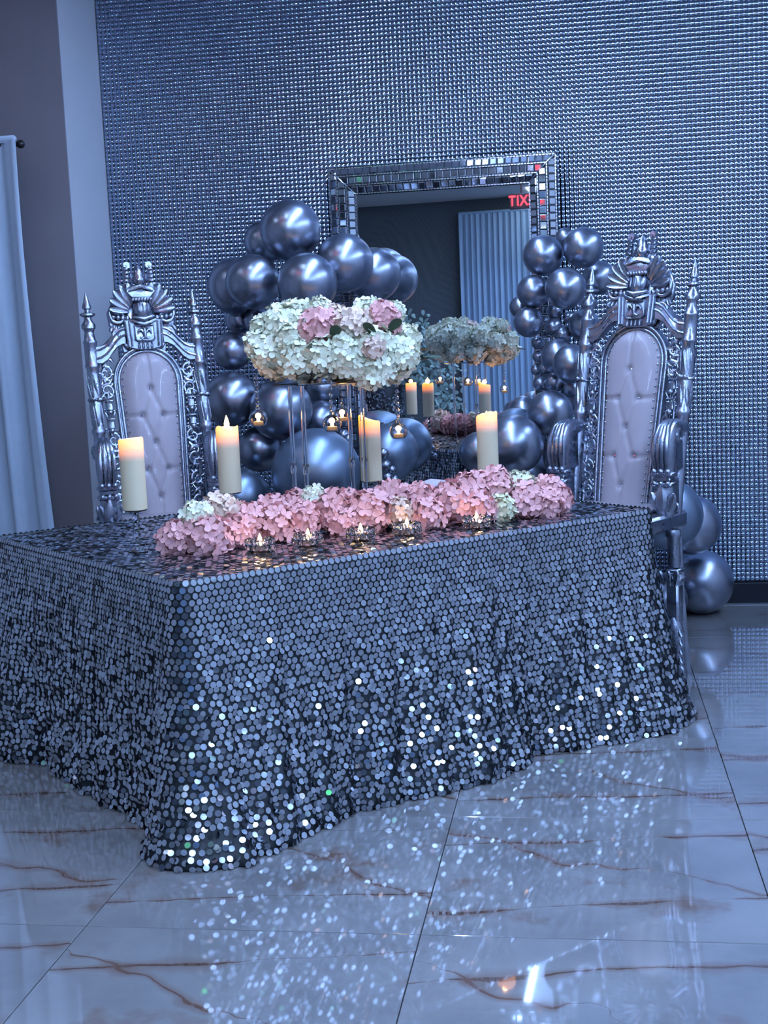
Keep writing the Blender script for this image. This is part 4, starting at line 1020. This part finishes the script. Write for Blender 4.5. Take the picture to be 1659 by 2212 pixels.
# ------------------------------------------------------------------ crystal tealight holders
for i, (x, y) in enumerate(((-1.085, 4.194), (-.941, 4.295), (-.776, 4.398), (-.628, 4.508), (-.391, 4.632))):
    on = ('first', 'second', 'third', 'fourth', 'fifth')[i]
    h = thing('crystal_holder', on + ' crystal tealight holder from the left in front of the table flowers', 'candle holder', (x, y, TZ + .0125), .4 * i, 'crystal tealight holders on the table')
    o = MB().lathe([(.001, 0), (.030, 0), (.034, .006), (.034, .020), (.031, .020), (.030, .007), (.001, .006)], 18, cap=False).build('dish', M['crystal_glass'], h)
    for k in range(12):
        a = 2 * PI * k / 12
        q = MB().sphere((0, 0, 0), .011, 6, 4, (1, .8, 1.15)).mesh('crystal', M['crystal_glass'], False) if k == 0 else q
        link('crystal', q, h, (.043 * math.cos(a), .043 * math.sin(a), .0135), (0, 0, a)); link('crystal', q, h, (.042 * math.cos(a + .26), .042 * math.sin(a + .26), .030), (.3, 0, a))
    tealight('tealight', on + ' lit tealight from the left in a crystal holder', (x, y, TZ + .0195), 1.25, 'tealights on the table')
    pl = bpy.data.lights.new('tealight_glow', 'POINT'); pl.energy = .18; pl.color = (1, .6, .28); pl.shadow_soft_size = .008
    lo = bpy.data.objects.new('tealight_glow', pl); C.objects.link(lo); lo.location = (x, y, TZ + .066)

# ------------------------------------------------------------------ pillar candles on crystal stems
def pillar(loc, label, hlabel, rim, flame_z, power, H=.243, R=.042):
    x, y, zb = loc
    zt = TZ + .0125
    h = thing('candlestick', hlabel, 'candle holder', (x, y, zt), 0, 'crystal candlesticks on the table')
    hh = zb - zt
    MB().lathe([(.001, 0), (.034, 0), (.034, .004), (.022, .010), (.010, .016), (.001, .017)], 12, cap=False).build('foot', M['crystal_glass'], h, ang=20)
    n = 4
    for k in range(n):
        z0 = .017 + (hh - .030) * k / n; dz = (hh - .030) / n
        MB().lathe([(.006, z0), (.013, z0 + dz * .3), (.013, z0 + dz * .62), (.006, z0 + dz)], 8).build('stem_bead', M['crystal_glass'], h, smooth=False)
    MB().lathe([(.006, hh - .013), (.030, hh - .007), (.040, hh - .004), (.040, hh), (.001, hh)], 18, cap=False).build('plate', M['crystal_glass'], h, ang=30)
    c = thing('pillar_candle', label, 'candle', (x, y, zb), 0, 'ivory pillar candles on the table')
    seg = 40; vs = []; fs = []
    prof = [(R * .2, 0), (R, 0), (R, .004), (R, H * .35), (R, H * .7), (R, None), (R * .93, 't'), (R * .80, 't2'), (R * .62, 'w'), (R * .1, 'w')]
    for rr, z in prof:
        for k in range(seg):
            a = 2 * PI * k / seg; t = H + rim(a)
            zz = z if isinstance(z, (int, float)) else (t - .005 if z is None else t if z == 't' else t - .003 if z == 't2' else H - .03)
            vs.append((rr * math.cos(a), rr * math.sin(a), zz))
    for i in range(len(prof) - 1):
        for k in range(seg):
            k2 = (k + 1) % seg; fs.append((i * seg + k, i * seg + k2, (i + 1) * seg + k2, (i + 1) * seg + k))
    fs.append(tuple(range(seg - 1, -1, -1))); fs.append(tuple((len(prof) - 1) * seg + k for k in range(seg)))
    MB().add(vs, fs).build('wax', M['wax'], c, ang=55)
    MB().lathe([(.004, flame_z - .012), (.0095, flame_z + .006), (.0100, flame_z + .016), (.006, flame_z + .032), (.0008, flame_z + .046)], 12).build('flame', M['flame'], c)
    MB().lathe([(.002, H - .031), (.002, flame_z - .010)], 6).build('wick', M['rod'], c)
    pl = bpy.data.lights.new('candle_glow', 'POINT'); pl.energy = power; pl.color = (1, .45, .12); pl.shadow_soft_size = .015
    lo = bpy.data.objects.new('candle_glow', pl); C.objects.link(lo); lo.location = (x, y, zb + max(flame_z + .02, H + .012))
pillar((-1.523, 4.22, .958), 'pillar candle nearest the left, without visible flame', 'slender crystal candlestick under the leftmost pillar candle', lambda a: .003 * math.cos(a), .180, .35)
pillar((-1.307, 4.66, .961), 'pillar candle with a tall visible flame, second from the left', 'crystal candlestick under the second pillar candle', lambda a: .004 * math.cos(3 * a) + .003 * math.sin(2 * a), .240, .6)
pillar((-.832, 5.02, .953), 'pillar candle with a sloping rim right of the acrylic rods', 'crystal candlestick under the third pillar candle', lambda a: -.013 * math.cos(a) + .004 * math.cos(2 * a), .175, .35)
pillar((-.381, 5.15, .953), 'rightmost pillar candle with a notched melted rim', 'crystal candlestick under the rightmost pillar candle', lambda a: .006 * math.cos(a + .6) - .009 * math.exp(-((a - 3.4) / .5) ** 2) + .003 * math.sin(4 * a), .205, .5)

# napkins
def napkin(loc, rot, label, tent=0.0):
    n = thing('folded_napkin', label, 'napkin', loc, rot, 'lilac napkins on the table')
    MB().box((0, 0, .006), (.20, .11, .010), .004).build('lower_fold', M['napkin'], n)
    MB().box((-.012, .006, .021 + tent * .5), (.18, .10, .018), .007, (tent * 4, -.06 - tent * 5, .08)).build('upper_fold', M['napkin'], n)
napkin((-1.317, 5.02, TZ + .0125), .1, 'folded lilac napkin behind the pink flowers, seen in the mirror')
napkin((-.705, 5.86, TZ + .0125), .9, 'folded lilac napkin at the far table corner behind the flowers', .012)

# ------------------------------------------------------------------ what the mirror shows of the room
es = thing('exit_sign', 'glowing red exit sign seen reversed in the mirror', 'sign', (-.927, 1.5, 2.74))
MB().box((0, 0, .0735), (.235, .035, .147), .006).build('housing', M['sign'], es)
MB().tube([(0, 0, .147), (0, 0, CEIL - 2.74)], .008, 8).build('hanger', M['sign'], es)
fc = bpy.data.curves.new('exit_text', 'FONT'); fc.body = 'EXIT'; fc.size = .135; fc.align_x = 'CENTER'; fc.align_y = 'CENTER'; fc.extrude = .002; fc.offset = .0022; fc.space_character = 1.12
fc.materials.append(M['sign_red'])
to = bpy.data.objects.new('exit_text', fc); C.objects.link(to)
bpy.context.view_layer.update()
tm = bpy.data.meshes.new_from_object(to.evaluated_get(bpy.context.evaluated_depsgraph_get()))
bpy.data.objects.remove(to)
link('lettering', tm, es, (0, .0185, .0735), (PI / 2, 0, PI), (.80, 1, 1))
ped = thing('sequin_pedestal', 'round pedestal in dark sequin cloth seen in the mirror', 'pedestal', (-2.25, 2.0, 0))
MB().lathe([(.20, 0), (.19, .3), (.185, 1.08), (.18, 1.10), (.001, 1.10)], 32, cap=False).build('cover', M['pedestal'], ped)
pv = []; pf = []
for i in range(2600):
    z = random.uniform(.02, 1.08); a = random.uniform(0, 2 * PI); n = Vector((math.cos(a) + random.gauss(0, .3), math.sin(a) + random.gauss(0, .3), random.gauss(0, .3))).normalized()
    e1 = n.orthogonal().normalized(); e2 = n.cross(e1); c = Vector((.198 * math.cos(a), .198 * math.sin(a), z)); b0 = len(pv)
    for k in range(8): pv.append(c + (e1 * math.cos(k * PI / 4) + e2 * math.sin(k * PI / 4)) * .0095)
    pf.append(tuple(range(b0, b0 + 8)))
o = MB().add(pv, pf).build('sequins', M['sequin'], ped, smooth=False); o['kind'] = 'stuff'
eu = thing('eucalyptus_spray', 'trailing eucalyptus greenery standing on the sequin pedestal in the mirror', 'plant', (-2.05, 2.0, 1.112))
stm = MB(); lv = MB()
for i in range(26):
    up = i < 11
    p = Vector((random.uniform(-.05, .08), random.uniform(-.08, .10), 0)); d = Vector((random.uniform(-.1, .55), random.uniform(-.25, .25), 1.0 if up else random.uniform(.1, .5))).normalized(); pts = [p.copy()]
    for k in range(11):
        p = p + d * .062; d = (d + Vector((random.gauss(.02, .09), random.gauss(0, .09), -.05 if up else -.24))).normalized(); pts.append(p.copy())
        for q in range(3):
            n = Vector((random.gauss(0, 1), random.gauss(0, 1), random.gauss(0, 1))).normalized()
            lv.leaf(p + n * .006, (n + d * .4), random.uniform(.045, .07), random.uniform(.030, .046), n.orthogonal(), .002)
    stm.tube(pts, .0025, 5)
stm.build('stems', M['leaf'], eu)['kind'] = 'stuff'
lv.build('leaves', M['euca'], eu)['kind'] = 'stuff'
MB().lathe([(.06, 0), (.085, .02), (.09, .09), (.075, .12), (.001, .12)], 20, cap=False).build('bowl', M['silver'], eu)
